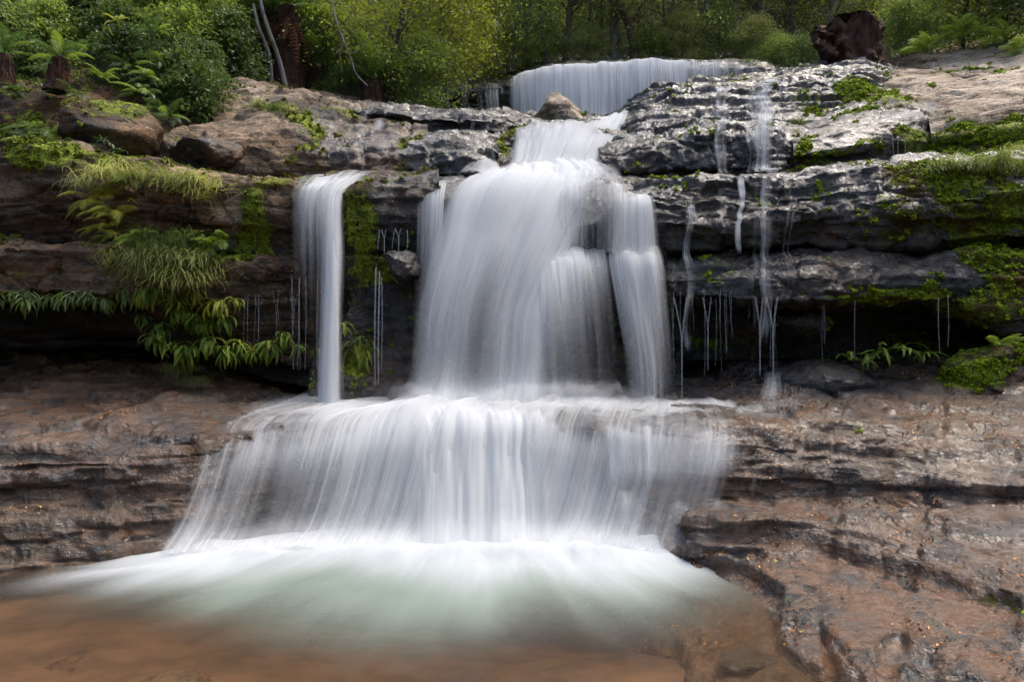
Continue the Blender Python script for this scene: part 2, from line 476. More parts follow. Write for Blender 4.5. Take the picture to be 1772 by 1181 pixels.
# paint: channel 0 pale stone, 1 wet, 2 moss, 3 rust
for a in [
    # left red shelf
    (110, 640, 8.5, 200, 45, 3, 1.2), (80, 690, 7, 220, 30, 3, 1.1), (110, 650, 8.5, 200, 45, 0, .6), (100, 740, 6.2, 300, 40, 3, .55),
    (330, 640, 8.2, 60, 35, 2, .95), (350, 600, 8.3, 60, 30, 2, .6),
    # left upper ledge: pale lip, mossy shoulder
    (60, 255, 8.2, 110, 22, 2, .9), (210, 290, 8.2, 70, 25, 2, .8), (310, 282, 8.2, 110, 9, 0, .85), (310, 282, 8.2, 90, 8, 2, 0.),
    (160, 268, 8.2, 60, 8, 0, .75), (370, 365, 8.1, 40, 35, 0, .62), (370, 365, 8.1, 40, 30, 2, .05),
    (405, 320, 8.2, 50, 12, 0, .6), (425, 385, 8.1, 40, 55, 2, .95), (100, 360, 8.1, 60, 40, 0, .3), (100, 360, 8.1, 60, 40, 2, 0.),
    (110, 460, 8.0, 130, 35, 0, .42), (110, 460, 8, 130, 30, 2, .1), (60, 490, 8, 40, 18, 3, .6), (60, 420, 8, 40, 18, 3, .5),
    (270, 430, 8.0, 70, 25, 2, .8), (320, 560, 8.1, 80, 50, 2, .7), (430, 450, 8.2, 50, 10, 0, .6), (430, 450, 8.2, 60, 14, 2, 0.),
    # rocks above the left ledge
    (480, 215, 10.2, 70, 25, 0, .72), (430, 160, 11, 60, 18, 0, .8), (560, 172, 11, 90, 10, 0, .75), (450, 225, 9.8, 70, 22, 0, .75), (470, 265, 9.4, 45, 30, 0, .7),
    (450, 240, 9.6, 60, 45, 2, .02), (360, 235, 9.6, 60, 14, 0, .6), (520, 215, 10, 35, 25, 2, .95), (535, 245, 9.7, 22, 35, 2, .85), (480, 187, 10.5, 50, 14, 2, .65),
    (400, 265, 9.4, 50, 20, 3, .8), (640, 240, 10, 110, 50, 1, 1.0), (640, 255, 9.8, 110, 40, 0, .18), (760, 240, 10, 110, 50, 1, 1.0), (760, 245, 10, 110, 50, 0, .2),
    (700, 245, 10.2, 30, 12, 2, .95), (880, 250, 10.6, 14, 35, 2, .9), (690, 185, 11.2, 60, 8, 0, .7),
    # centre wall
    (625, 380, 8.3, 26, 60, 2, .92), (620, 480, 8.3, 28, 60, 2, .85), (650, 480, 8.1, 18, 30, 2, .9), (690, 460, 8.0, 30, 25, 2, .0), (640, 620, 8.1, 30, 40, 2, .8), (680, 360, 8.4, 35, 30, 2, .2),
    # right wall
    (1440, 160, 11, 60, 40, 2, .35), (1500, 160, 10.8, 30, 35, 2, .95), (1420, 195, 10.6, 50, 14, 2, .7), (1470, 265, 9.1, 90, 14, 2, .8),
    (1580, 225, 9.1, 20, 25, 2, .6), (1480, 215, 9.4, 90, 20, 0, .62), (1480, 215, 9.4, 90, 18, 1, .75), (1480, 212, 9.6, 90, 14, 2, .0),
    (1650, 165, 10.3, 150, 28, 0, 1.0), (1690, 180, 10, 120, 22, 2, .0), (1650, 165, 10.3, 150, 35, 1, .0), (1560, 130, 11.5, 60, 14, 0, .8), (1700, 95, 12, 120, 14, 0, .85), (1680, 120, 11.5, 70, 8, 2, .85),
    (1700, 225, 8.9, 80, 32, 2, .82), (1620, 235, 9.1, 30, 35, 0, .75), (1760, 268, 8.2, 70, 6, 0, .9), (1640, 275, 8.4, 60, 4, 2, .6),
    (1600, 345, 8.0, 60, 40, 2, .75), (1700, 300, 8.0, 70, 22, 2, .9), (1740, 385, 7.7, 50, 55, 2, .95), (1740, 330, 7.8, 60, 10, 0, .85), (1740, 330, 7.8, 60, 9, 2, 0.),
    (1480, 350, 8.1, 80, 45, 2, .30), (1560, 505, 7.7, 90, 18, 2, .72), (1730, 500, 7.5, 60, 55, 2, .88), (1640, 395, 7.9, 40, 20, 0, .6),
    (1550, 455, 7.8, 150, 18, 1, 1.0), (1550, 455, 7.8, 150, 16, 2, 0.), (1560, 452, 7.8, 160, 12, 0, .42),
    (1650, 610, 8.2, 200, 14, 2, .65), (1680, 640, 7.6, 25, 35, 2, .95), (1250, 610, 8.6, 160, 12, 2, .6), (1740, 655, 7.2, 30, 20, 3, 1.0), (1600, 570, 8.8, 120, 20, 0, .3),
    # right shelf
    (1500, 745, 6.4, 300, 35, 3, .55), (1650, 745, 6.2, 200, 25, 0, .62), (1450, 780, 6.2, 200, 30, 0, .5), (1660, 810, 5.7, 50, 25, 0, .72), (1750, 790, 5.4, 30, 20, 0, .95),
    (1750, 845, 5.2, 14, 10, 3, .9), (1500, 900, 5.4, 300, 25, 3, .5), (1500, 1010, 4.8, 200, 50, 3, .75), (1600, 1110, 3.8, 200, 60, 3, .9), (1650, 1000, 4.5, 60, 25, 2, .55), (1450, 1060, 4.3, 60, 25, 2, .42),
    (1720, 1150, 3.6, 90, 40, 0, .45), (1560, 940, 5, 200, 14, 0, .4),
    (1730, 390, 7.7, 70, 70, 2, 1.0), (1600, 340, 8.0, 80, 45, 2, .85), (1740, 500, 7.4, 70, 70, 2, 1.0), (1560, 508, 7.65, 120, 16, 2, .9), (1700, 228, 8.9, 90, 36, 2, .95),
    (1505, 155, 10.9, 32, 36, 2, 1.1), (1400, 240, 9.4, 18, 20, 2, .8), (1690, 295, 7.95, 90, 22, 2, 1.0), (1500, 600, 8.3, 90, 10, 2, .6), (1380, 170, 11, 60, 20, 2, .5), (1420, 330, 8.1, 30, 15, 2, .6),
    (1490, 640, 8.0, 40, 14, 2, .7), (1560, 380, 8.0, 110, 40, 2, .62), (1450, 400, 8.1, 60, 20, 2, .45), (1660, 360, 7.9, 70, 45, 2, .8), (1620, 240, 9.0, 40, 30, 2, .6), (1430, 180, 10.8, 60, 24, 2, .55), (60, 250, 8.2, 120, 20, 2, 1.0), (230, 285, 8.1, 60, 18, 2, 1.0), (430, 385, 8.1, 36, 60, 2, 1.1),
    (1400, 660, 8.0, 200, 34, 0, .12), (1400, 660, 8.0, 200, 34, 3, .0), (1400, 660, 8.0, 220, 36, 1, 1.0), (1150, 680, 8.0, 160, 30, 0, .12), (1150, 680, 8.0, 160, 30, 3, .0),
    (480, 690, 7.8, 100, 26, 0, .15), (480, 690, 7.8, 100, 26, 3, .1), (480, 690, 7.8, 120, 30, 1, 1.0), (250, 830, 5.7, 260, 22, 0, .18), (1480, 815, 6.0, 120, 10, 0, .2), (1600, 850, 5.7, 60, 30, 0, .15),
    (1450, 890, 5.6, 150, 12, 0, .2), (1690, 1140, 3.6, 110, 50, 3, 1.0), (1480, 1000, 4.9, 160, 40, 3, 1.1), (1600, 1100, 3.9, 200, 60, 3, 1.2), (1500, 1020, 4.7, 200, 60, 0, .38), (1600, 1120, 3.8, 220, 60, 0, .38), (1500, 740, 6.5, 250, 22, 3, .95), (1500, 895, 5.5, 250, 16, 3, .9),
]: paint(*a)

# the ledge tops and faces, built from what the photograph shows of them
bed = dict(kind='structure')
rock('bedrock', [[(-300, 330, 10.6), (300, 330, 10.6), (886, 335, 10.4), (1400, 310, 10.6), (2100, 280, 10.4)],
                 [(-300, 560, 12.5), (300, 560, 12), (886, 560, 11), (1400, 560, 11), (2100, 560, 11)],
                 [(-300, 780, 8.5), (300, 770, 8.5), (886, 800, 8.5), (1400, 800, 8.5), (2100, 800, 8)]], .12, (.1, .3, 0, .1), 3, tufts=0, kind='structure')

# --- left
rock('rock_shelf', [
    [(-250, 600, 11.5), (0, 604, 11.5), (230, 604, 11.5), (420, 625, 10.5), (560, 688, 9.75)],
    [(-250, 622, 9.6), (0, 622, 9.6), (230, 625, 9.4), (420, 660, 8.8), (560, 706, 8.65)],
    [(-250, 648, 8.7), (0, 650, 8.7), (250, 652, 8.7), (420, 690, 8.0), (560, 721, 7.85)],
    [(-250, 660, 8.4), (0, 662, 8.4), (250, 664, 8.4), (420, 696, 7.8), (560, 724, 7.65)],
    [(-250, 700, 7.1), (0, 702, 7.1), (250, 706, 7.0), (420, 714, 6.9), (560, 734, 7.05)],
    [(-250, 762, 5.95), (0, 765, 5.95), (200, 768, 6.0), (350, 757, 6.1), (560, 758, 6.65)],
    [(-250, 800, 5.72), (0, 800, 5.72), (200, 800, 5.8), (330, 805, 6.0), (560, 806, 6.60)],
    [(-250, 845, 5.72), (0, 845, 5.72), (200, 845, 5.8), (330, 850, 5.98), (560, 866, 6.60)],
    [(-250, 905, 5.55), (0, 905, 5.55), (200, 900, 5.65), (320, 895, 5.9), (560, 916, 6.55)],
    [(-250, 975, 5.45), (0, 970, 5.45), (200, 962, 5.55), (320, 950, 5.85), (560, 966, 6.35)],
    [(-250, 1080, 5.3), (0, 1080, 5.3), (200, 1080, 5.3), (320, 1080, 5.4), (560, 1096, 5.85)]],
    .022, (.36, .95, -.2, .5), 11, amp=.6, thick=.14, st=1.3, lump=.8, crack=.6, terr=.21, terr_mix=.22, label='sloping red-brown rock shelf at the left with layered wet front', cat='rock ledge', tufts=.3, litter=.35)
rock('rock_slab', [
    [(-250, 505, 9.2), (0, 505, 9.2), (250, 510, 9.3), (420, 530, 9.4), (600, 560, 9.4)],
    [(-250, 535, 8.75), (0, 535, 8.75), (230, 540, 8.8), (420, 560, 9.0), (600, 590, 9.0)],
    [(-250, 566, 8.7), (0, 568, 8.7), (230, 568, 8.75), (420, 600, 9.0), (600, 620, 8.9)],
    [(-250, 580, 8.95), (0, 582, 8.95), (240, 584, 9.0), (420, 630, 8.9), (600, 640, 8.8)],
    [(-250, 574, 11.2), (0, 576, 11.2), (240, 580, 11.0), (420, 650, 9.0), (600, 680, 8.7)]],
    .03, (.15, .4, .0, .1), 21, amp=.5, label='dark overhanging slab above the black recess at the left', cat='rock ledge', tufts=.4)
rock('rock_ledge', [
    [(-250, 400, 9.2), (0, 400, 9.2), (250, 415, 9.2), (520, 430, 9.3)],
    [(-250, 412, 8.1), (0, 416, 8.1), (210, 422, 8.05), (300, 430, 8.05), (400, 440, 8.15), (520, 446, 8.4)],
    [(-250, 428, 7.95), (0, 430, 7.95), (210, 438, 7.95), (300, 445, 7.95), (400, 452, 8.05), (520, 460, 8.3)],
    [(-250, 505, 7.98), (0, 505, 7.98), (210, 508, 8.0), (300, 512, 8.05), (400, 520, 8.15), (520, 520, 8.35)],
    [(-250, 514, 8.2), (0, 514, 8.2), (210, 518, 8.2), (300, 525, 8.2), (400, 535, 8.3), (520, 540, 8.5)],
    [(-250, 512, 9.4), (0, 512, 9.4), (210, 516, 9.4), (300, 560, 8.6), (400, 600, 8.6), (520, 640, 8.6)]],
    .024, (.42, .1, .30, .35), 31, amp=.62, label='grey-brown middle ledge at the left above the row of hanging ferns', cat='rock ledge', tufts=.8)
rock('rock_ledge', [
    [(-250, 215, 10.2), (0, 232, 10.2), (180, 255, 10.2), (440, 302, 10.2), (640, 305, 10.2), (760, 303, 10)],
    [(-250, 222, 8.6), (0, 238, 8.6), (180, 260, 8.6), (440, 308, 8.6), (520, 312, 8.8), (640, 308, 8.9), (760, 304, 9)],
    [(-250, 226, 8.15), (0, 243, 8.15), (180, 266, 8.15), (300, 290, 8.15), (440, 318, 8.15), (520, 325, 8.35), (640, 318, 8.6), (760, 310, 8.7)],
    [(-250, 262, 8.02), (0, 278, 8.02), (180, 296, 8.02), (300, 312, 8.02), (440, 340, 8.05), (520, 345, 8.3), (640, 340, 8.55), (760, 335, 8.6)],
    [(-250, 350, 8.05), (0, 355, 8.05), (180, 360, 8.05), (300, 370, 8.05), (440, 390, 8.12), (520, 400, 8.45), (640, 400, 8.7), (760, 400, 8.7)],
    [(-250, 415, 8.3), (0, 420, 8.3), (200, 426, 8.3), (300, 434, 8.3), (440, 440, 8.3), (520, 460, 8.5), (640, 460, 8.75), (760, 460, 8.75)],
    [(-250, 420, 9.0), (0, 425, 9.0), (200, 430, 9.0), (300, 440, 8.9), (440, 450, 8.8), (520, 640, 8.7), (640, 660, 8.8), (760, 660, 8.8)]],
    .024, (.40, .12, .30, .35), 41, amp=.7, label='tall upper ledge at the left with a pale lip and grassy face', cat='rock ledge', tufts=.9)
rock('earth_bank', [
    [(-250, -90, 13), (150, -80, 13), (330, 0, 13.2), (430, 60, 13.5)],
    [(-250, 70, 11.2), (150, 80, 11.3), (330, 95, 11.8), (430, 120, 12.5)],
    [(-250, 140, 10), (100, 150, 10.1), (250, 160, 10.5), (390, 165, 11.5)],
    [(-250, 165, 9.4), (100, 172, 9.5), (250, 190, 9.9), (380, 205, 10.8)],
    [(-250, 225, 9.1), (100, 240, 9.15), (250, 262, 9.4), (370, 250, 10)],
    [(-250, 245, 9.5), (100, 265, 9.5), (250, 282, 9.6), (370, 290, 9.8)]],
    .04, (.14, .1, .45, .5), 51, amp=.8, st=.4, lump=1.6, kind='structure', label='dark mossy earth bank under the ferns at the top left', tufts=.5)
boulder('boulder', P(175, 215, 9.0)+np.array([0, .25, 0]), (.60, .55, .43), .3, 61, (.38, .1, .38, .4), .22, label='brown mossy boulder resting on the left bank below the fern', tufts=.6)
boulder('boulder', P(345, 262, 9.3)+np.array([0, .2, 0]), (.55, .5, .30), .1, 62, (.15, .55, .25, .3), .3, label='dark wet stone on the ledge right of the brown boulder', tufts=.6)
rock('rock_slab', [
    [(330, 120, 14), (450, 140, 14), (650, 180, 13.5), (740, 195, 13)],
    [(365, 148, 11.2), (430, 150, 11.2), (560, 172, 11), (660, 190, 10.9), (740, 200, 10.9)],
    [(365, 172, 10.8), (430, 170, 10.8), (560, 184, 10.7), (650, 198, 10.7), (740, 206, 10.8)],
    [(365, 200, 10.1), (430, 197, 10.1), (520, 205, 10.1), (600, 215, 10.3), (740, 225, 10.5)],
    [(300, 222, 9.75), (400, 216, 9.7), (470, 232, 9.6), (560, 240, 9.8), (740, 245, 10.1)],
    [(270, 250, 9.45), (400, 245, 9.4), (480, 262, 9.3), (560, 272, 9.5), (740, 270, 9.8)],
    [(250, 285, 9.5), (400, 296, 9.4), (470, 304, 9.3), (560, 306, 9.45), (740, 302, 9.6)],
    [(250, 300, 9.8), (400, 310, 9.8), (470, 315, 9.8), (560, 315, 9.8), (740, 312, 9.8)]],
    .028, (.45, .2, .2, .3), 71, amp=.8, st=.8, label='pale sloping slab with moss patches above the left ledge', cat='rock ledge', tufts=.9)
rock('rock_ledge', [
    [(600, 175, 14), (720, 186, 13.5), (860, 192, 13), (930, 205, 13)],
    [(600, 182, 11.4), (660, 187, 11.1), (720, 195, 11.0), (860, 197, 11.0), (912, 212, 11.3)],
    [(600, 190, 10.8), (660, 196, 10.65), (720, 203, 10.55), (860, 206, 10.6), (905, 218, 11.2)],
    [(600, 212, 10.75), (660, 222, 10.7), (720, 228, 10.65), (860, 230, 10.7), (895, 236, 11.2)],
    [(600, 238, 10.3), (700, 240, 10.2), (780, 238, 10.1), (860, 246, 10.25), (892, 252, 10.9)],
    [(600, 262, 9.85), (700, 262, 9.75), (780, 258, 9.7), (845, 268, 9.8), (888, 276, 10.6)],
    [(590, 302, 9.62), (700, 302, 9.55), (780, 300, 9.5), (838, 298, 9.55), (886, 308, 10.4)],
    [(590, 312, 9.8), (700, 312, 9.8), (780, 312, 9.8), (838, 312, 9.8), (886, 330, 10.4)]],
    .024, (.02, .95, .05, .0), 81, amp=.75, thick=.17, st=1.3, label='black wet layered ledge left of the middle cascade', cat='rock ledge', tufts=.6)

# --- centre
rock('rock_wall', [
    [(560, 308, 9.6), (640, 300, 9.6), (760, 300, 9.6)],
    [(565, 325, 8.75), (640, 312, 8.6), (760, 306, 8.7)],
    [(572, 345, 8.45), (600, 340, 8.25), (640, 326, 8.2), (760, 320, 8.35)],
    [(582, 400, 8.45), (604, 400, 8.18), (640, 390, 8.12), (760, 380, 8.3)],
    [(586, 440, 8.5), (604, 440, 8.3), (640, 440, 8.35), (760, 440, 8.5)],
    [(586, 540, 8.5), (604, 540, 8.25), (640, 540, 8.3), (760, 540, 8.6)],
    [(560, 610, 8.3), (604, 610, 8.15), (640, 600, 8.25), (760, 600, 8.6)],
    [(540, 650, 8.1), (604, 655, 7.9), (660, 655, 7.9), (760, 660, 8.2)],
    [(540, 700, 7.9), (604, 705, 7.7), (660, 705, 7.7), (760, 710, 8)]],
    .022, (.16, .6, .32, .1), 91, amp=.6, label='green mossy rock wall between the left fall and the main fall', cat='rock wall', tufts=1.0, litter=.3)
boulder('boulder', P(690, 462, 8.0)+np.array([0, .15, 0]), (.27, .35, .22), 0, 92, (.12, .95, .0, 0), .3, label='black wet knob of rock jutting from the mossy wall', cat='boulder')
rock('rock_wall', [
    [(690, 292, 10.4), (880, 292, 10.4), (1045, 295, 10.4), (1180, 300, 10.4)],
    [(700, 312, 8.9), (880, 306, 9.0), (1045, 312, 8.9), (1180, 320, 8.9)],
    [(700, 345, 8.5), (880, 345, 8.5), (960, 370, 8.45), (1045, 360, 8.5), (1180, 350, 8.6)],
    [(700, 440, 8.6), (880, 430, 8.5), (960, 432, 8.2), (1045, 438, 8.3), (1180, 445, 8.5)],
    [(700, 470, 8.6), (880, 470, 8.4), (960, 470, 8.0), (1060, 470, 8.1), (1180, 470, 8.35)],
    [(700, 530, 8.8), (880, 530, 8.6), (960, 530, 8.2), (1060, 530, 8.2), (1180, 530, 8.5)],
    [(700, 600, 9.0), (880, 600, 8.9), (1060, 600, 8.8), (1180, 600, 8.9)],
    [(700, 660, 8.6), (880, 660, 8.5), (1060, 650, 8.5), (1180, 645, 8.5)],
    [(700, 720, 7.9), (880, 720, 7.9), (1060, 715, 7.9), (1180, 710, 7.9)]],
    .03, (.10, .9, -.1, 0), 95, amp=.6, label='dark wet rock wall behind the main fall', cat='rock wall', tufts=.2)
boulder('boulder', P(1030, 380, 8.35)+np.array([0, .1, 0]), (.40, .45, .50), 0, 96, (.12, .95, .1, 0), .22, cuts=4, label='dark rounded rock dome veiled by thin water right of the main fall', tufts=.3)
# --- right
rock('rock_ledge', [
    [(1040, 200, 15), (1120, 150, 15), (1330, 122, 15), (1500, 100, 14), (1560, 120, 13)],
    [(1070, 212, 12.2), (1110, 172, 12.3), (1160, 148, 12.3), (1330, 137, 12), (1500, 121, 11.7), (1548, 150, 11.8)],
    [(1068, 228, 11.6), (1110, 190, 11.6), (1160, 163, 11.7), (1330, 148, 11.5), (1500, 133, 11.3), (1545, 160, 11.4)],
    [(1066, 240, 11.1), (1110, 208, 11.1), (1200, 186, 11), (1330, 180, 10.9), (1500, 160, 10.9), (1540, 170, 11)],
    [(1064, 252, 10.7), (1110, 226, 10.6), (1200, 205, 10.5), (1330, 192, 10.5), (1500, 182, 10.6), (1540, 190, 10.8)],
    [(1064, 275, 10.4), (1110, 250, 10.3), (1200, 226, 10.1), (1330, 222, 10.1), (1500, 215, 10.2), (1540, 215, 10.3)],
    [(1064, 320, 10.3), (1110, 300, 10.2), (1200, 280, 10.0), (1330, 280, 10.0), (1500, 270, 10.0), (1540, 260, 10)]],
    .026, (.0, .9, .14, 0), 101, grit=1.2, amp=.72, thick=.14, st=1.6, lump=.7, label='black wet bluff right of the upper cascade with moss at its end', cat='rock ledge', tufts=1.0, litter=.3)
rock('rock_ledge', [
    [(1020, 250, 10.8), (1090, 232, 10.8), (1230, 212, 10.8), (1400, 215, 10.8)],
    [(1038, 262, 10.0), (1090, 243, 9.75), (1230, 222, 9.6), (1350, 224, 9.55), (1395, 250, 9.8)],
    [(1040, 272, 9.75), (1090, 256, 9.55), (1230, 234, 9.42), (1350, 236, 9.4), (1390, 255, 9.6)],
    [(1042, 300, 9.65), (1090, 298, 9.45), (1230, 290, 9.38), (1350, 286, 9.38), (1390, 284, 9.5)],
    [(1042, 325, 9.8), (1090, 320, 9.7), (1230, 312, 9.6), (1350, 306, 9.6), (1390, 300, 9.6)]],
    .024, (.0, .95, .1, 0), 111, amp=.7, thick=.3, st=.7, crack=1.5, grit=2, label='black blocky wet ledge just right of the middle cascade', cat='rock ledge', tufts=.5, litter=.9)
rock('rock_slab', [
    [(1385, 190, 11.2), (1480, 160, 11.2), (1560, 150, 11.2), (1650, 160, 11.2)],
    [(1370, 236, 9.7), (1420, 215, 9.85), (1500, 192, 9.95), (1585, 182, 10.0), (1625, 205, 9.7)],
    [(1372, 250, 9.35), (1420, 238, 9.3), (1500, 222, 9.3), (1570, 214, 9.3), (1600, 198, 9.45), (1618, 225, 9.4)],
    [(1374, 268, 9.2), (1420, 262, 9.12), (1500, 250, 9.1), (1570, 245, 9.12), (1618, 245, 9.3)],
    [(1374, 292, 9.3), (1420, 290, 9.2), (1500, 282, 9.2), (1570, 275, 9.2), (1618, 268, 9.3)]],
    .022, (.22, .7, .25, 0), 121, amp=.55, st=.5, label='tilted grey slab with wet sheen and dark mossy front on the right', cat='rock ledge', tufts=1.0)
rock('rock_slab', [
    [(1480, 105, 15), (1600, 85, 15), (1772, 45, 15), (2050, -20, 15)],
    [(1500, 125, 12.8), (1600, 112, 12.8), (1772, 82, 12.8), (2050, 30, 12.8)],
    [(1510, 140, 12.0), (1600, 128, 11.9), (1772, 98, 11.8), (2050, 55, 11.5)],
    [(1530, 150, 11.7), (1600, 140, 11.5), (1772, 112, 11.4), (2050, 72, 11)],
    [(1545, 168, 11.0), (1620, 152, 10.8), (1772, 126, 10.6), (2050, 92, 10.2)],
    [(1580, 195, 10.0), (1680, 176, 9.8), (1772, 160, 9.6), (2050, 130, 9.2)],
    [(1606, 208, 9.45), (1680, 200, 9.2), (1772, 185, 9.05), (2050, 160, 8.8)],
    [(1612, 240, 9.2), (1680, 235, 8.95), (1772, 225, 8.8), (2050, 200, 8.6)],
    [(1612, 282, 9.3), (1680, 276, 9.1), (1772, 266, 8.9), (2050, 245, 8.7)]],
    .028, (.82, -.2, .12, .1), 131, amp=.62, st=.9, thick=.3, label='dry pale beige sandstone slabs stepping up at the top right', cat='rock ledge', tufts=1.0, mossup=.05)
rock('rock_ledge', [
    [(1060, 305, 10.2), (1240, 292, 10.2), (1400, 282, 10.2), (1560, 272, 10), (1772, 255, 9.6), (2050, 235, 9.4)],
    [(1062, 324, 8.9), (1130, 316, 8.7), (1240, 299, 8.65), (1400, 289, 8.6), (1560, 279, 8.5), (1772, 262, 8.3), (2050, 240, 8.1)],
    [(1066, 336, 8.5), (1130, 330, 8.35), (1240, 310, 8.3), (1400, 300, 8.25), (1560, 288, 8.15), (1772, 272, 7.95), (2050, 252, 7.8)],
    [(1070, 360, 8.4), (1130, 356, 8.25), (1240, 345, 8.2), (1400, 338, 8.12), (1560, 330, 8.0), (1640, 330, 7.9), (1772, 318, 7.9), (2050, 300, 7.7)],
    [(1070, 392, 8.38), (1130, 392, 8.2), (1240, 388, 8.12), (1400, 380, 8.05), (1560, 370, 7.92), (1640, 345, 7.75), (1772, 330, 7.6), (2050, 318, 7.45)],
    [(1070, 430, 8.5), (1130, 430, 8.32), (1240, 428, 8.25), (1400, 422, 8.2), (1560, 420, 8.05), (1772, 412, 7.7), (2050, 405, 7.5)],
    [(1070, 450, 8.8), (1130, 450, 8.7), (1240, 446, 8.7), (1400, 440, 8.6), (1560, 440, 8.4), (1772, 436, 8.1), (2050, 430, 7.8)]],
    .022, (.0, .95, .20, .05), 141, amp=.72, thick=.16, st=1.25, crack=1.1, grit=1.5, label='upper black ledge of the right wall, mossy towards the right', cat='rock ledge', tufts=1.0, litter=.9)
rock('rock_ledge', [
    [(1090, 440, 9.4), (1300, 434, 9.4), (1560, 430, 9.2), (1772, 425, 8.8), (2050, 415, 8.5)],
    [(1100, 446, 8.5), (1300, 440, 8.4), (1560, 436, 8.3), (1740, 430, 8.0), (2050, 420, 7.6)],
    [(1106, 456, 8.2), (1300, 452, 8.05), (1560, 448, 7.95), (1740, 444, 7.65), (2050, 430, 7.3)],
    [(1110, 482, 8.05), (1300, 482, 7.9), (1560, 476, 7.75), (1740, 475, 7.5), (2050, 470, 7.2)],
    [(1110, 515, 8.05), (1300, 516, 7.88), (1560, 518, 7.7), (1740, 530, 7.5), (2050, 540, 7.2)],
    [(1110, 530, 8.3), (1300, 532, 8.15), (1560, 530, 8.0), (1680, 540, 7.8), (1740, 575, 7.6), (2050, 590, 7.3)],
    [(1110, 536, 9.0), (1300, 536, 8.9), (1560, 536, 8.9), (1680, 545, 8.6), (1740, 600, 7.8), (2050, 615, 7.5)],
    [(1110, 580, 9.15), (1300, 580, 9.1), (1560, 575, 9.1), (1680, 580, 8.7), (1760, 615, 7.9), (2050, 630, 7.6)],
    [(1110, 625, 9.15), (1300, 622, 9.1), (1560, 615, 9.0), (1680, 622, 8.4), (1760, 640, 7.9), (2050, 650, 7.6)]],
    .022, (.02, .95, .14, .05), 151, amp=.66, thick=.16, st=1.1, crack=1.1, grit=1.5, label='lower black ledge of the right wall overhanging a dark recess', cat='rock ledge', tufts=.9, litter=1.0)
boulder('boulder', P(1395, 560, 8.2)+np.array([0, .25, 0]), (.36, .4, .16), 0, 152, (.14, .9, .15, .1), .25, label='low flat wet stone under the right overhang', litter=1)
# --- right shelf down to the pool
def grooves(p, n):
    """joints that split the sloping shelf into slabs"""
    s = .04*np.exp(-((p[:, 0]-(2.6+.5*(p[:, 1]-5.6))+.12*vnoise(p*3, 5))/.05)**2)
    s += .05*np.exp(-((p[:, 0]-(3.4+.7*(p[:, 1]-5.6))+.1*vnoise(p*3, 6))/.06)**2)
    lift = (.10*smooth01(p[:, 0], .8, 2.6)+.03)*smooth01(-p[:, 1], -5.7, -5.1)
    return -n*s[:, None]+np.outer(lift, [0, 0, 1.])
rock('rock_shelf', [
    [(1060, 672, 9.90), (1200, 640, 9.6), (1400, 622, 9.4), (1600, 622, 9.2), (2050, 622, 8.6)],
    [(1060, 694, 9.20), (1160, 652, 8.7), (1300, 632, 8.5), (1420, 630, 8.4), (1560, 630, 8.3), (1700, 640, 8), (2050, 650, 7.5)],
    [(1060, 712, 8.50), (1160, 680, 8.1), (1300, 662, 8.0), (1420, 655, 7.9), (1560, 660, 7.8), (1700, 668, 7.5), (2050, 680, 7.1)],
    [(1060, 724, 7.90), (1160, 698, 7.6), (1300, 696, 7.55), (1500, 696, 7.4), (1700, 702, 7.0), (2050, 715, 6.7)],
    [(1060, 744, 7.05), (1200, 728, 6.65), (1400, 735, 6.6), (1600, 738, 6.4), (1772, 745, 6.2), (2050, 765, 5.8)],
    [(1060, 782, 6.80), (1200, 756, 6.45), (1400, 760, 6.4), (1600, 762, 6.15), (1772, 770, 5.85), (2050, 795, 5.4)],
    [(1060, 862, 6.65), (1280, 825, 6.25), (1450, 820, 6.15), (1600, 815, 5.9), (1772, 830, 5.5), (2050, 860, 5.1)],
    [(1060, 922, 6.55), (1280, 858, 6.2), (1450, 866, 6.0), (1620, 884, 5.7), (1772, 905, 5.3), (2050, 945, 4.9)],
    [(1060, 952, 6.40), (1200, 880, 5.9), (1280, 872, 5.85), (1450, 882, 5.65), (1620, 905, 5.3), (1772, 935, 4.9), (2050, 985, 4.5)],
    [(1060, 972, 6.25), (1200, 900, 5.65), (1250, 903, 5.5), (1450, 928, 5.15), (1600, 972, 4.7), (1772, 1046, 4.15), (2050, 1150, 3.6)],
    [(1060, 987, 6.20), (1200, 922, 5.58), (1250, 925, 5.43), (1450, 948, 5.06), (1600, 994, 4.59), (1772, 1066, 4.04), (2050, 1175, 3.5)],
    [(1060, 1012, 6.00), (1200, 972, 5.45), (1280, 980, 5.25), (1420, 992, 5.0), (1600, 1028, 4.5), (1772, 1095, 3.95), (2050, 1200, 3.4)],
    [(1060, 1082, 5.80), (1200, 1040, 5.1), (1330, 1040, 4.72), (1420, 1055, 4.5), (1600, 1095, 4.1), (1772, 1150, 3.7), (2050, 1270, 3.2)],
    [(1060, 1162, 4.90), (1200, 1130, 4.2), (1300, 1125, 4.05), (1420, 1140, 3.85), (1600, 1180, 3.55), (1772, 1225, 3.3), (2050, 1350, 2.9)],
    [(1060, 1342, 3.90), (1200, 1300, 3.4), (1420, 1290, 3.2), (1600, 1310, 3.0), (1772, 1340, 2.85), (2050, 1480, 2.5)]],
    .018, (.34, 1.05, -.15, .6), 161, amp=.52, thick=.13, st=1.15, lump=1.1, crack=.5, terr=.2, terr_mix=.25, label='wet brown rock shelf stepping down to the pool on the right', cat='rock ledge', tufts=.3, litter=.7, extra=grooves)
boulder('boulder', P(1440, 655, 7.9)+np.array([0, .3, -.05]), (.85, .5, .22), 0, 162, (.2, .95, .0, .1), .22, label='long low black wet rock at the foot of the right wall', cuts=3, litter=.5)
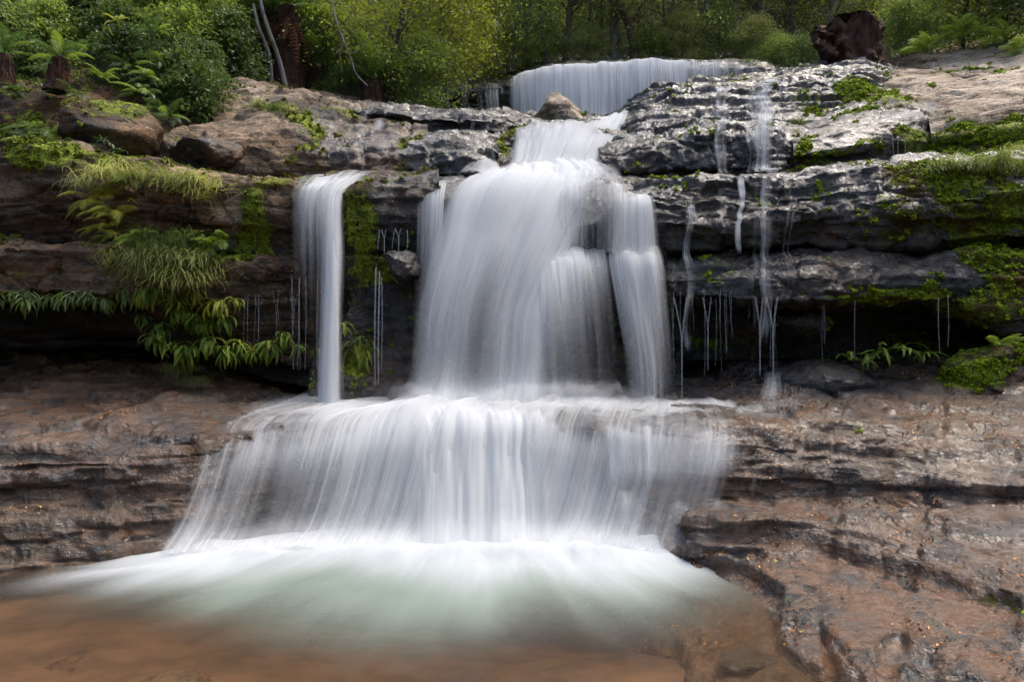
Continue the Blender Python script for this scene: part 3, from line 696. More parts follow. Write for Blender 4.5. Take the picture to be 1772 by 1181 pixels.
boulder('boulder', P(1745, 640, 7.3)+np.array([0, .3, 0]), (.42, .45, .34), .3, 163, (.25, .5, .55, .5), .3, label='moss-capped reddish rock at the right edge above the shelf', tufts=1)
boulder('boulder', P(1310, 1150, 3.85)+np.array([.06, .12, -.06]), (.26, .14, .06), -.3, 164, (.3, .95, -.2, .45), .25, label='small wet brown stone breaking the pool surface at lower right', tufts=0)
boulder('boulder', P(1640, 1095, 4.05)+np.array([0, .1, -.10]), (.17, .12, .07), -.2, 165, (.15, .95, -.2, .4), .3, label='dark wet stone on the lower right slab', tufts=0)
# --- the lower step under the wide apron of water
def apron_bumps(p, n):
    s = np.zeros(len(p))
    for px, py, d, r, a in ((415, 925, 6.05, .28, .22), (515, 925, 6.05, .26, .2), (1075, 905, 6.05, .26, .2), (1095, 850, 6.2, .2, .12), (1170, 860, 6.1, .2, .18), (1200, 925, 5.9, .22, .2), (860, 930, 6.0, .3, .1)):
        q = np.linalg.norm(p-P(px, py, d), axis=1); s += a*np.exp(-(q/r)**2)
    return n*s[:, None]
rock('rock_step', [
    [(520, 692, 8.9), (720, 694, 8.9), (900, 697, 8.9), (1100, 692, 8.9), (1320, 687, 8.6)],
    [(400, 720, 7.4), (600, 712, 7.6), (900, 712, 7.6), (1100, 712, 7.6), (1320, 714, 7.4)],
    [(330, 757, 6.5), (450, 734, 6.75), (600, 724, 6.85), (900, 724, 6.85), (1100, 732, 6.75), (1300, 747, 6.55)],
    [(310, 780, 6.3), (450, 755, 6.5), (600, 745, 6.6), (900, 742, 6.6), (1100, 752, 6.5), (1300, 765, 6.4)],
    [(300, 850, 6.15), (450, 840, 6.35), (600, 830, 6.5), (900, 830, 6.5), (1100, 840, 6.4), (1300, 850, 6.3)],
    [(290, 950, 5.9), (450, 950, 6.2), (600, 950, 6.35), (900, 950, 6.4), (1100, 950, 6.2), (1300, 920, 6.1)],
    [(290, 1080, 5.5), (450, 1080, 5.7), (600, 1080, 5.8), (900, 1080, 5.9), (1100, 1080, 5.7), (1300, 1050, 5.5)]],
    .028, (.16, .9, -.2, .12), 171, amp=.6, thick=.18, label='wet rock step under the wide lower apron of falling water', cat='rock ledge', tufts=0, extra=apron_bumps)

# --- top
rock('creek_bed', [
    [(680, 128, 20), (860, 112, 20), (1000, 95, 19), (1330, 95, 19), (1420, 110, 18)],
    [(720, 150, 16.6), (860, 142, 16), (940, 122, 15.4), (1010, 114, 15.2), (1120, 110, 15.1), (1320, 111, 15.1), (1380, 130, 15)],
    [(720, 156, 16.2), (860, 148, 15.7), (940, 130, 15.1), (1010, 121, 14.9), (1120, 117, 14.85), (1320, 118, 14.85), (1380, 138, 14.8)],
    [(720, 190, 16.2), (860, 185, 15.9), (940, 180, 15.4), (1120, 180, 15.2), (1320, 180, 15.2), (1380, 180, 15)],
    [(700, 205, 15.8), (860, 202, 15.6), (940, 203, 15.2), (1120, 206, 14.9), (1320, 210, 14.8), (1380, 210, 14.6)],
    [(700, 206, 13.5), (860, 205, 13.5), (940, 207, 13.3), (1120, 208, 13), (1320, 212, 12.8), (1380, 215, 12.6)],
    [(700, 212, 11.4), (860, 212, 11.4), (940, 216, 11.4), (1090, 210, 11.8), (1320, 215, 11.6), (1380, 220, 11.5)],
    [(840, 236, 11.1), (900, 234, 11.0), (960, 236, 11.0), (1090, 230, 11.0), (1200, 230, 11), (1280, 232, 11)],
    [(840, 300, 10.2), (880, 296, 10.0), (960, 296, 10.0), (1060, 296, 10.0), (1200, 300, 10), (1280, 300, 10)],
    [(840, 330, 9.2), (880, 318, 8.9), (960, 318, 8.9), (1060, 322, 8.9), (1200, 330, 9), (1280, 330, 9)]],
    .04, (.14, .9, .15, .1), 181, amp=.7, kind='structure', label='stepped creek bed and cliff under the upper cascade', tufts=.4)
boulder('boulder', P(973, 196, 12.3)+np.array([0, .3, 0]), (.52, .46, .42), .25, 191, (.88, -.2, .0, .1), .3, cuts=9, label='big pale brown boulder standing below the upper cascade', tufts=0)
boulder('boulder', P(1026, 212, 12.3)+np.array([0, .25, 0]), (.2, .2, .09), 0, 192, (.55, .4, 0, .2), .3, label='small pale stone beside the big boulder below the upper cascade', tufts=0, sub=4)
boulder('boulder', P(880, 205, 12.0)+np.array([0, .3, 0]), (.45, .35, .12), 0, 193, (.3, .6, .1, .1), .3, label='low dark stone left of the big boulder at the stream edge', tufts=.3, sub=4)

def rock_front(xw, z, tol=.05):
    """how far back the foremost rock stands at that x and height"""
    best = None
    for V in SURF:
        if not len(V) or z > V[:, 2].max() or z < V[:, 2].min(): continue
        m = (np.abs(V[:, 0]-xw) < tol) & (np.abs(V[:, 2]-z) < tol) & (V[:, 1] > 6.8)
        if m.any():
            y = V[m, 1].min(); best = y if best is None else min(best, y)
    return best
# ------------------------------------------------------------------ water
def catmull_rows(R, n):
    """R: list of (nx,k) rails -> smooth interpolation along the flow"""
    R = np.stack(R); m = len(R)
    out = []
    for s in np.linspace(0, m-1, n):
        i = int(min(s, m-2)); t = s-i
        p0, p1, p2, p3 = R[max(i-1, 0)], R[i], R[i+1], R[min(i+2, m-1)]
        out.append(.5*((2*p1)+(-p0+p2)*t+(2*p0-5*p1+4*p2-p3)*t*t+(-p0+3*p1-3*p2+p3)*t**3))
    return np.stack(out)

def sheet(rails, layers=4, gap=.045, nx=160, ny=90, seed=1, rough=.02, name='water_sheet', mat=None, parent=None, dmul=1., spread=.0, edge=.06, cover=1.05, fade=(0, 0)):
    """a body of falling water: several curved sheets one behind the other, thinning out at its sides"""
    t = np.linspace(0, 1, nx)
    R = [smooth_cols(rail(r, t), max(1, int(nx*.03))) for r in rails]
    G = catmull_rows(R, ny)
    X = np.stack([(G[..., 0]-886)/F*G[..., 2], G[..., 2], 1.8-(G[..., 1]-590.5)/F*G[..., 2]], -1)
    dens = np.clip(G[..., 3], 0, 1)*dmul
    ew = smooth01(t, 0, edge)*smooth01(1-t, 0, edge)
    dens = dens*ew[None]
    tv = np.linspace(0, 1, ny)
    if fade[0]: dens = dens*smooth01(tv, 0, fade[0])[:, None]
    if fade[1]: dens = dens*smooth01(1-tv, 0, fade[1])[:, None]
    n = normals(X)
    du = np.linalg.norm(np.diff(X, axis=1), axis=-1).mean(0); u = np.concatenate([[0], np.cumsum(du)])
    dv = np.linalg.norm(np.diff(X, axis=0), axis=-1).mean(1); v = np.concatenate([[0], np.cumsum(dv)])
    UV = np.stack(np.broadcast_arrays(u[None, :], v[:, None]), -1)
    Vs, Fs, D, L, U = [], [], [], [], []
    base = grid_faces(ny, nx); cnt = nx*ny
    for k in range(layers):
        q = np.stack([UV[..., 0]*6, UV[..., 1]*.5, np.full(UV.shape[:2], k*3.7)], -1).reshape(-1, 3)
        b = fbm(q, 3, seed+k).reshape(ny, nx)
        off = (k-(layers-1)/2)*gap+rough*b*1.6+rough*2.0*vnoise(q*np.array([.25, .6, 1]), seed+50+k).reshape(ny, nx)
        Y = X+n*off[..., None]
        if spread: Y = Y+np.array([1., 0, 0])*(spread*(k-(layers-1)/2))
        Vs.append(Y.reshape(-1, 3)); Fs.append(base+k*cnt); D.append(dens.ravel()); L.append(np.full(cnt, float(seed+k))); U.append((UV+np.array([seed*1.7, 0])).reshape(-1, 2))
    me = mesh_np(name, np.concatenate(Vs), np.concatenate(Fs), mat or WATER, True,
                 {'dens': np.concatenate(D), 'layer': np.concatenate(L), 'inv': np.full(cnt*layers, cover/layers)}, np.concatenate(U))
    return link(name, me, parent)

def fall(label, loc=(0, 0, 0)):
    return link('waterfall', None, None, None, label, 'waterfall', 'cascades of the waterfall')

# upper cascade
w = fall('wide upper cascade of white strands at the top of the falls')
sheet([[(868, 143, 15.5, .8), (940, 123, 15.0, .9), (1010, 114, 14.75, .95), (1120, 109, 14.7, .9), (1200, 109, 14.7, .75), (1290, 109, 14.7, .6), (1342, 128, 14.6, .5)],
       [(868, 147, 15.3, .9), (940, 128, 14.75, 1), (1010, 119, 14.55, 1), (1120, 113, 14.5, .9), (1200, 113, 14.5, .72), (1290, 113, 14.5, .5), (1345, 132, 14.5, .5)],
       [(868, 170, 15.1, .85), (940, 160, 14.6, .95), (1010, 155, 14.4, .95), (1120, 150, 14.35, .8), (1200, 150, 14.35, .55), (1290, 145, 14.4, .45), (1348, 150, 14.4, .3)],
       [(868, 200, 15.0, .7), (940, 196, 14.5, .85), (1010, 200, 14.3, .85), (1120, 200, 14.25, .7), (1200, 195, 14.3, .5), (1290, 190, 14.3, .3), (1350, 185, 14.3, .1)],
       [(868, 212, 14.9, .8), (940, 212, 14.4, .9), (1010, 214, 14.2, .9), (1120, 218, 14.1, .8), (1200, 215, 14.1, .4), (1290, 210, 14.2, .2), (1350, 205, 14.2, 0)]],
      4, .05, 260, 60, 11, .012, 'water_curtain', WATER_STRAND, w, dmul=.95, cover=1.9)
w = fall('thin side wisps of water left of the upper cascade')
for (x0, x1, d0, dn) in ((836, 866, 15.8, .55), (795, 812, 16.0, .4), (760, 780, 16.1, .35), (815, 868, 16.0, .25)):
    sheet([[(x0, 150, d0, dn), ((x0+x1)/2, 148, d0, dn), (x1, 147, d0, dn)],
           [(x0, 170, d0-.25, dn), ((x0+x1)/2, 168, d0-.25, dn), (x1, 167, d0-.25, dn)],
           [(x0+4, 200, d0-.35, dn*.8), ((x0+x1)/2+4, 200, d0-.35, dn), (x1+4, 200, d0-.35, dn*.8)]], 3, .05, 40, 24, int(x0), .02, 'water_curtain', WATER_FINE, w, edge=.2)
# middle cascade
w = fall('smooth white middle cascade below the big boulder')
sheet([[(886, 226, 11.3, .5), (940, 220, 11.5, .5), (1000, 219, 11.7, .55), (1050, 205, 12.2, .85), (1084, 194, 12.8, .9), (1100, 192, 13, 0)],
       [(886, 236, 10.85, .55), (940, 228, 10.85, .7), (1000, 226, 10.95, .8), (1050, 216, 11.4, 1), (1080, 206, 11.8, .9), (1092, 202, 11.9, 0)],
       [(884, 262, 10.55, .6), (935, 258, 10.45, .9), (1000, 255, 10.4, 1), (1040, 250, 10.5, 1), (1062, 246, 10.7, .7), (1072, 244, 10.8, 0)],
       [(878, 298, 10.0, .6), (935, 292, 9.95, .9), (1000, 290, 9.9, 1), (1036, 290, 9.95, .95), (1046, 290, 10, .5), (1052, 290, 10, 0)],
       [(850, 318, 9.3, .5), (935, 316, 9.1, 1), (1000, 318, 9.1, 1), (1040, 318, 9.2, .8), (1056, 318, 9.3, .4), (1064, 318, 9.3, 0)]],
      5, .045, 150, 70, 21, .03, 'water_curtain', FOAM, w)
sheet([[(815, 306, 9.4, 0), (862, 300, 9.5, .6), (930, 294, 9.6, .95), (1000, 292, 9.6, .95), (1060, 300, 9.5, .2)],
       [(800, 310, 8.95, .2), (855, 302, 9.0, .9), (930, 302, 9.0, 1), (1000, 306, 9.0, .9), (1080, 312, 8.95, .3)],
       [(780, 325, 8.6, .2), (850, 318, 8.55, .95), (930, 322, 8.55, 1), (1000, 330, 8.55, .8), (1090, 330, 8.6, .2)]],
      5, .05, 120, 40, 25, .05, 'foam_cushion', FOAM, w)
# main fall
w = fall('broad silky main fall in the centre')
sheet([[(835, 310, 8.85, .3), (855, 304, 8.85, .8), (890, 300, 8.9, 1), (960, 304, 8.9, 1), (1010, 312, 8.8, .75), (1050, 318, 8.8, .3)],
       [(772, 345, 8.4, .4), (812, 332, 8.25, .95), (880, 326, 8.2, 1), (950, 336, 8.25, 1), (1000, 350, 8.35, .65), (1050, 350, 8.4, .2)],
       [(740, 420, 8.0, .45), (785, 420, 7.9, .92), (860, 420, 7.85, .85), (930, 420, 7.85, .95), (985, 425, 8.0, .7), (1010, 430, 8.1, .1)],
       [(714, 540, 7.7, .42), (772, 540, 7.6, .68), (835, 540, 7.55, .46), (890, 540, 7.55, .72), (925, 540, 7.55, .82), (960, 540, 7.7, .2)],
       [(702, 640, 7.48, .38), (770, 640, 7.4, .58), (825, 640, 7.35, .40), (890, 640, 7.35, .66), (920, 640, 7.35, .75), (950, 640, 7.5, .1)],
       [(690, 712, 7.3, .5), (765, 712, 7.2, .8), (822, 712, 7.18, .6), (890, 712, 7.18, .9), (918, 712, 7.18, .9), (945, 712, 7.3, .1)]],
      5, .05, 240, 110, 31, .03, 'water_curtain', WATER, w, edge=.13)
sheet([[(905, 446, 8.0, .5), (945, 434, 8.05, .9), (1000, 432, 8.1, .8), (1056, 438, 8.2, .5)],
       [(905, 470, 7.75, .85), (950, 456, 7.72, 1), (1005, 460, 7.75, .75), (1062, 470, 7.9, .35)],
       [(905, 540, 7.55, .7), (955, 535, 7.48, .6), (1012, 545, 7.55, .36), (1072, 545, 7.75, .14)],
       [(905, 630, 7.4, .55), (955, 630, 7.32, .36), (1020, 630, 7.42, .22), (1080, 630, 7.6, .1)],
       [(905, 712, 7.25, .7), (955, 712, 7.2, .4), (1025, 712, 7.3, .25), (1085, 712, 7.45, .08)]],
      4, .05, 150, 100, 37, .03, 'water_curtain', WATER, w, edge=.12)
# thin veil on the dome
w = fall('thin veil of water over the dark dome right of the main fall')
sheet([[(955, 345, 8.3, .6), (985, 318, 8.3, .6), (1030, 310, 8.3, .55), (1075, 322, 8.35, .5), (1100, 345, 8.4, .2)],
       [(955, 375, 8.05, .6), (985, 350, 7.95, .5), (1030, 345, 7.92, .38), (1075, 355, 7.95, .5), (1100, 370, 8.1, .2)],
       [(955, 435, 8.05, .5), (985, 436, 7.9, .4), (1030, 436, 7.85, .3), (1075, 438, 7.9, .5), (1098, 438, 8.1, .2)]],
      3, .03, 110, 60, 41, .015, 'water_curtain', WATER_FINE, w)
# right fall
w = fall('narrow two-step white fall right of the dome')
sheet([[(1062, 345, 8.45, .3), (1085, 342, 8.4, .7), (1118, 343, 8.4, .75), (1130, 345, 8.4, .2)],
       [(1062, 365, 8.15, .4), (1085, 356, 8.1, .8), (1120, 357, 8.1, .8), (1134, 360, 8.15, .2)],
       [(1056, 440, 7.98, .55), (1080, 438, 7.95, .75), (1125, 438, 7.95, .75), (1142, 440, 8.05, .2)]],
      4, .035, 70, 60, 43, .02, 'water_curtain', WATER_FINE, w)
sheet([[(1050, 440, 8.15, .5), (1085, 436, 8.1, .85), (1120, 436, 8.1, .8), (1146, 440, 8.15, .2)],
       [(1052, 462, 7.95, .7), (1088, 458, 7.85, .9), (1124, 460, 7.85, .8), (1152, 466, 7.95, .2)],
       [(1066, 540, 7.8, .45), (1096, 540, 7.72, .75), (1130, 540, 7.72, .65), (1160, 545, 7.85, .2)],
       [(1080, 630, 7.65, .3), (1106, 630, 7.58, .55), (1136, 630, 7.58, .5), (1168, 630, 7.7, .1)],
       [(1080, 705, 7.5, .25), (1106, 705, 7.45, .4), (1140, 705, 7.45, .35), (1172, 705, 7.55, .05)]],
      4, .035, 90, 90, 47, .02, 'water_curtain', WATER_FINE, w)
# left fall
w = fall('slim white fall on the left spilling off the ledge')
sheet([[(512, 316, 8.75, .4), (560, 308, 8.8, .75), (600, 304, 8.9, .75), (640, 301, 9.0, .6), (655, 301, 9.0, 0)],
       [(504, 328, 8.32, .45), (545, 322, 8.35, .8), (580, 319, 8.42, .9), (615, 315, 8.55, .7), (632, 312, 8.65, 0)],
       [(503, 350, 8.2, .38), (530, 346, 8.15, .62), (560, 346, 8.15, .7), (586, 344, 8.2, .9), (596, 344, 8.3, 0)],
       [(502, 450, 8.0, .26), (530, 450, 7.95, .34), (556, 450, 7.9, .40), (582, 450, 7.9, .9), (596, 450, 8, 0)],
       [(506, 570, 7.85, .12), (530, 570, 7.8, .18), (552, 570, 7.72, .25), (578, 570, 7.7, .9), (594, 570, 7.8, 0)],
       [(510, 700, 7.7, .05), (530, 700, 7.65, .08), (546, 700, 7.55, .25), (575, 700, 7.5, .8), (600, 700, 7.6, .1)]],
      4, .03, 120, 110, 51, .015, 'water_curtain', WATER_FINE, w)
sheet([[(556, 345, 8.2, .3), (574, 342, 8.15, .8), (592, 342, 8.2, .4)], [(556, 450, 7.92, .4), (576, 450, 7.86, 1), (592, 450, 7.92, .4)],
       [(556, 570, 7.72, .4), (572, 570, 7.66, 1), (588, 570, 7.72, .4)], [(548, 700, 7.55, .4), (570, 700, 7.46, .9), (592, 700, 7.55, .3)]],
      3, .03, 40, 80, 55, .01, 'water_core', FOAM, w, edge=.25)
# side sheet hugging the main fall on its left
w = fall('small pale strand dropping beside the left edge of the main fall')
sheet([[(722, 325, 8.6, .3), (745, 318, 8.6, .6), (775, 314, 8.6, .6)], [(720, 350, 8.3, .5), (745, 346, 8.25, .7), (770, 346, 8.25, .7)],
       [(716, 470, 8.1, .3), (742, 470, 8.05, .5), (765, 470, 8.05, .6)], [(706, 640, 7.9, .15), (735, 640, 7.85, .25), (755, 640, 7.8, .4)]],
      3, .03, 50, 60, 57, .012, 'water_curtain', WATER_FINE, w)
# apron over the lower step
w = fall('wide white apron of water pouring over the lower step into the pool')
sheet([[(505, 700, 7.9, 0), (620, 704, 7.6, .25), (720, 700, 7.5, .8), (900, 700, 7.4, .95), (1000, 698, 7.5, .7), (1130, 698, 7.6, .35), (1280, 706, 7.4, 0)],
       [(400, 728, 6.9, .25), (560, 712, 7.0, .6), (720, 710, 7.05, .95), (900, 710, 7.05, 1), (1000, 712, 7.0, .75), (1130, 720, 6.85, .45), (1300, 735, 6.65, .25)],
       [(335, 755, 6.4, .4), (500, 735, 6.6, .6), (700, 728, 6.7, .85), (900, 728, 6.7, .95), (1010, 736, 6.6, .6), (1130, 745, 6.42, .5), (1310, 752, 6.38, .45)],
       [(312, 800, 6.1, .55), (480, 785, 6.32, .6), (700, 770, 6.45, .8), (900, 770, 6.48, .9), (1020, 780, 6.4, .65), (1140, 790, 6.2, .55), (1305, 795, 6.12, .5)],
       [(288, 870, 5.9, .62), (470, 860, 6.12, .36), (690, 850, 6.28, .72), (900, 850, 6.32, .9), (1030, 855, 6.22, .65), (1150, 855, 6.0, .42), (1290, 850, 6.0, .32)],
       [(262, 930, 5.72, .7), (460, 925, 5.95, .42), (690, 915, 6.12, .7), (900, 915, 6.18, .9), (1030, 915, 6.05, .7), (1150, 915, 5.82, .45), (1275, 905, 5.8, .3)],
       [(235, 972, 5.5, .6), (460, 962, 5.8, .7), (690, 956, 5.92, .9), (900, 955, 5.96, 1), (1030, 955, 5.88, .85), (1150, 958, 5.68, .55), (1265, 955, 5.62, .3)]],
      5, .04, 330, 120, 61, .03, 'water_curtain', WATER_FINE, w, cover=.95)
sheet([[(640, 704, 7.5, .2), (760, 700, 7.4, .9), (900, 700, 7.3, .95), (1000, 700, 7.4, .3)], [(640, 716, 7.0, .3), (760, 712, 7.0, 1), (900, 712, 7.0, 1), (1000, 716, 6.95, .4)],
       [(660, 742, 6.6, .2), (760, 735, 6.6, .9), (900, 735, 6.6, .95), (1000, 742, 6.55, .3)], [(660, 800, 6.32, .1), (750, 800, 6.36, .75), (900, 800, 6.38, .85), (1000, 800, 6.32, .2)],
       [(650, 950, 5.9, .2), (750, 950, 5.93, .75), (900, 950, 5.95, .85), (1010, 950, 5.9, .3)]], 3, .05, 120, 90, 67, .04, 'water_core', WATER, w, edge=.3)
sheet([[(1035, 730, 6.6, .4), (1120, 735, 6.5, .5), (1200, 742, 6.42, .4), (1290, 748, 6.36, .4)],
       [(1035, 752, 6.38, .5), (1120, 756, 6.3, .68), (1200, 760, 6.24, .45), (1290, 765, 6.2, .48)],
       [(1040, 810, 6.24, .6), (1125, 812, 6.16, .7), (1205, 812, 6.1, .5), (1285, 812, 6.05, .45)],
       [(1035, 880, 6.08, .5), (1130, 880, 6.0, .5), (1205, 870, 5.95, .35), (1275, 860, 5.92, .2)]], 3, .035, 160, 60, 64, .02, 'water_curtain', WATER_STRAND, w, fade=(.3, .35), cover=1.0)
# cascade stepping over stones at the right end of the apron
w = fall('small stepped cascade over stones at the right end of the apron')
for k, (x, y, wd, h, d, dn) in enumerate(((1085, 862, 60, 95, 5.98, .6), (1175, 872, 64, 100, 5.95, .5), (1240, 868, 50, 70, 5.95, .5), (1225, 915, 40, 60, 5.85, .4), (1290, 890, 24, 90, 5.78, .3), (1322, 930, 16, 60, 5.55, .3), (1305, 830, 16, 50, 6.15, .3))):
    d -= .12
    sheet([[(x-wd*.5, y+4, d+.18, .1), (x, y-2, d+.2, dn), (x+wd*.5, y+4, d+.18, .1)],
           [(x-wd*.85, y+14, d+.04, .3), (x, y+2, d+.02, dn), (x+wd*.85, y+14, d+.04, .3)],
           [(x-wd*1.05-6, y+h*.5, d-.05, .3), (x-4, y+h*.45, d-.08, dn*.85), (x+wd, y+h*.5, d-.05, .3)],
           [(x-wd*1.15-12, y+h, d-.12, .3), (x-8, y+h, d-.16, dn*.7), (x+wd, y+h, d-.12, .2)]], 3, .03, 50, 40, 200+k, .012, 'water_curtain', WATER_FINE, w, edge=.5, fade=(.35, .3), cover=.6)
# rivulets on the right walls: sheets of thin water over the black rock
def veil(label, cols):
    """thin water clinging to the stepped rock, sliding over each ledge and falling free below overhangs"""
    w = link('water_trickle', None, None, None, label, 'trickle')
    for k, (x, hw, y0, y1, dguess, dn) in enumerate(cols):
        top = P(x, y0, dguess); zb = P(x, y1, 7.7)[2]; rr = []; last = None; xw = top[0]
        for j, z in enumerate(np.arange(top[2], zb, -.07)):
            xw = (x+3*math.sin(j*.5+k*2)-886)/F*(last if last is not None else dguess)
            y = rock_front(xw, z)
            y = (last if last is not None else dguess) if y is None else y
            if last is not None: y = min(y, last)          # never back under an overhang
            last = y; y -= .05
            hv = hw*y/F*(1+.12*math.sin(j*.6+k)); q = min(.9, 1.25*dn)*(.92+.1*math.sin(j*.8+k))
            def back(p): return 886+p[0]/p[1]*F, 590.5+(1.8-p[2])/p[1]*F, p[1]
            row_ = []
            for f, g_ in ((-1, .8), (-.3, 1), (.4, .9), (1, .7)):
                yy = rock_front(xw+f*hv, z); yy = y if yy is None else min(max(yy-.05, y-.12), y+.05)
                row_.append(back((xw+f*hv, yy, z))+(q*g_,))
            rr.append(row_)
        sheet(rr, 2, .022, 46, min(160, 3*len(rr)), 300+int(x), .008, 'water_thread', WATER_STRAND, w, edge=.35, fade=(.06, .15), cover=1.3)
veil('broken veil of trickles down the black ledges below the right end of the cascade', [(1312, 34, 140, 300, 11.9, .50), (1325, 20, 225, 640, 9.5, .36), (1345, 12, 142, 225, 11.9, .4)])
veil('thin trickle stepping down the black bluff left of the broken veil', [(1245, 22, 155, 300, 11.7, .46), (1240, 10, 305, 440, 8.3, .3)])
veil('narrow white trickle halfway along the upper right ledge', [(1277, 9, 305, 450, 8.3, .62), (1300, 18, 305, 620, 8.3, .28), (1362, 12, 305, 520, 8.3, .26)])
veil('thin trickle near the narrow right fall', [(1190, 14, 345, 640, 8.3, .42), (1165, 10, 450, 620, 8.1, .3)])
for lab, cols in (('short trickle over the lip of the black left ledge', [(653, 10, 204, 234, 10.5, 10.35, .6), (817, 5, 205, 262, 10.5, 9.75, .35), (855, 5, 228, 290, 10.3, 9.9, .3)]),
                  ('white splash streak running down the rocks at the foot of the right wall', [(1335, 22, 640, 705, 8.1, 7.35, .45)])):
    w = link('water_trickle', None, None, None, lab, 'trickle')
    for k, (x, hw, y0, y1, d0, d1, dn) in enumerate(cols):
        rr = []
        for s in np.linspace(0, 1, 7):
            dd = d0+(d1-d0)*s; yy = y0+(y1-y0)*s; xo = x+3*math.sin(s*5+k)
            dd -= .07; hv = hw*(1.3+.9*s); rr.append([(xo-hv, yy, dd, dn*.7), (xo, yy, dd-.03, dn*1.15), (xo+hv, yy, dd, dn*.7)])
        sheet(rr, 3, .03, 24, 40, 300+int(x), .01, 'water_thread', WATER_FINE, w, edge=.45, fade=(.25, .3), cover=1.0)

# drips below the overhangs: thin tapering threads, some joining in a Y
m, nt, out = new_mat('dripping_water'); g = N(nt)
d_ = g.node('ShaderNodeBsdfDiffuse'); d_.inputs[0].default_value = (.8, .85, .9, 1)
tp_ = g.node('ShaderNodeBsdfTransparent'); mo_ = g.node('ShaderNodeMixShader'); mo_.inputs[0].default_value = .13
nt.links.new(tp_.outputs[0], mo_.inputs[1]); nt.links.new(d_.outputs[0], mo_.inputs[2]); nt.links.new(mo_.outputs[0], out.inputs[0])
DRIP = m
def drips(items, label, group):
    for (x, y0, y1, d, r, fork) in items:
        parts = []
        if fork:
            ym = y0+(y1-y0)*.42
            for s in (-1, 1):
                pts = [P(x+(s*fork*(.6+.4*((x*7) % 1)) if s > 0 else s*fork)*(1-t)**1.2, y0+(ym-y0)*t, d) for t in np.linspace(0, 1, 5)]
                parts.append(tube(pts, np.linspace(r*.8, r*.6, 5), 5))
            pts = [P(x, ym+(y1-ym)*t, d-.02*t) for t in np.linspace(0, 1, 6)]
        else:
            pts = [P(x+1.5*math.sin(t*3+x), y0+(y1-y0)*t, d-.02*t) for t in np.linspace(0, 1, 7)]
        parts.append(tube(pts, np.linspace(r, r*.55, len(pts)), 5))
        V, Fc = join(parts)
        link('water_drip', mesh_np('water_drip', V, Fc, DRIP), None, None, label, 'water drip', group)
rd = random.Random(5)
it = [(rd.uniform(1160, 1440), 510+rd.uniform(-16, 10), 560+rd.uniform(0, 95), 7.86+rd.uniform(-.06, .12), rd.choice([.0025, .0035, .005]), 0) for _ in range(20)]
it += [(1180, 515, 690, 7.8, .010, 14), (1338, 515, 650, 7.75, .013, 12), (1315, 515, 650, 7.76, .011, 8), (1225, 515, 640, 7.8, .007, 9), (1480, 520, 650, 7.74, .004, 0), (1625, 515, 612, 7.55, .006, 0), (1640, 512, 600, 7.54, .005, 0)]
drips(it, 'thin thread of water dripping from the lower right overhang', 'drips under the right overhang')
drips([(rd.uniform(420, 510), 500+rd.uniform(0, 20), 560+rd.uniform(0, 40), 8.2, .0035, rd.choice([0, 0, 7])) for _ in range(10)]+[(rd.uniform(500, 560), 480, 640, 7.95, .005, 0) for _ in range(6)],
      'thin thread of water dripping beside the slim left fall', 'drips beside the left fall')
drips([(665, 398, 438, 8.0, .006, 5), (690, 395, 434, 8.0, .006, 7), (704, 398, 434, 8.0, .005, 0), (655, 398, 432, 8.0, .005, 0), (680, 400, 430, 8., .004, 0)], 'short drip falling onto the black wet knob', 'drips onto the black knob')
drips([(650, 462, 668, 7.78, .010, 0), (656, 470, 668, 7.76, .010, 0), (660, 480, 640, 7.8, .006, 0)], 'thread of water running off the side of the black wet knob', 'threads off the black knob')
drips([(1555, 235, 282, 9.02, .006, 0), (1565, 236, 280, 9.02, .005, 0), (1545, 236, 284, 9.02, .005, 0)], 'thin drip on the dark front of the tilted grey slab', 'drips on the tilted slab')

# ------------------------------------------------------------------ pool
pb = []
BED = plain_mat('pool_bed_stone', (.058, .033, .018), (.155, .090, .050), 1.6, .8, (1, 1.8, 1), .03)
def pool_bed():
    x = np.linspace(-7, 5, 240); y = np.linspace(-6, 8, 200)
    X, Y = np.meshgrid(x, y)
    p = np.stack([X, Y, X*0], -1).reshape(-1, 3)
    r = np.hypot((p[:, 0]+.1)/3.0, (p[:, 1]-6.0)/1.55)
    z = -.20-.40*smooth01(1.3-r, 0, 1.1)+.05*fbm(p*1.2, 3, 5)+.02*fbm(p*5, 3, 6)
    V = np.stack([p[:, 0], p[:, 1], z], 1)
    n = np.tile([0, 0, 1.], (len(V), 1))
    att = rock_atts(V, n, (.66, .0, -1, .75), 9, 0)
    return link('pool_bed', mesh_np('pool_bed', V, grid_faces(*X.shape), BED, True), kind='structure', label='brown rocky bed seen through the shallow pool')
pool_bed()
boulder('boulder', P(305, 1128, 3.95)+np.array([0, 0, -.2]), (.22, .16, .06), .2, 401, (.62, 0, -1, .6), .2, sub=4, label='yellowish stone lying under the shallow water at lower left', tufts=0)
boulder('boulder', P(205, 1075, 4.35)+np.array([0, 0, -.30]), (.5, .3, .09), .1, 402, (.6, 0, -1, .4), .2, sub=4, label='broad pale stone under the green water at lower left', tufts=0)
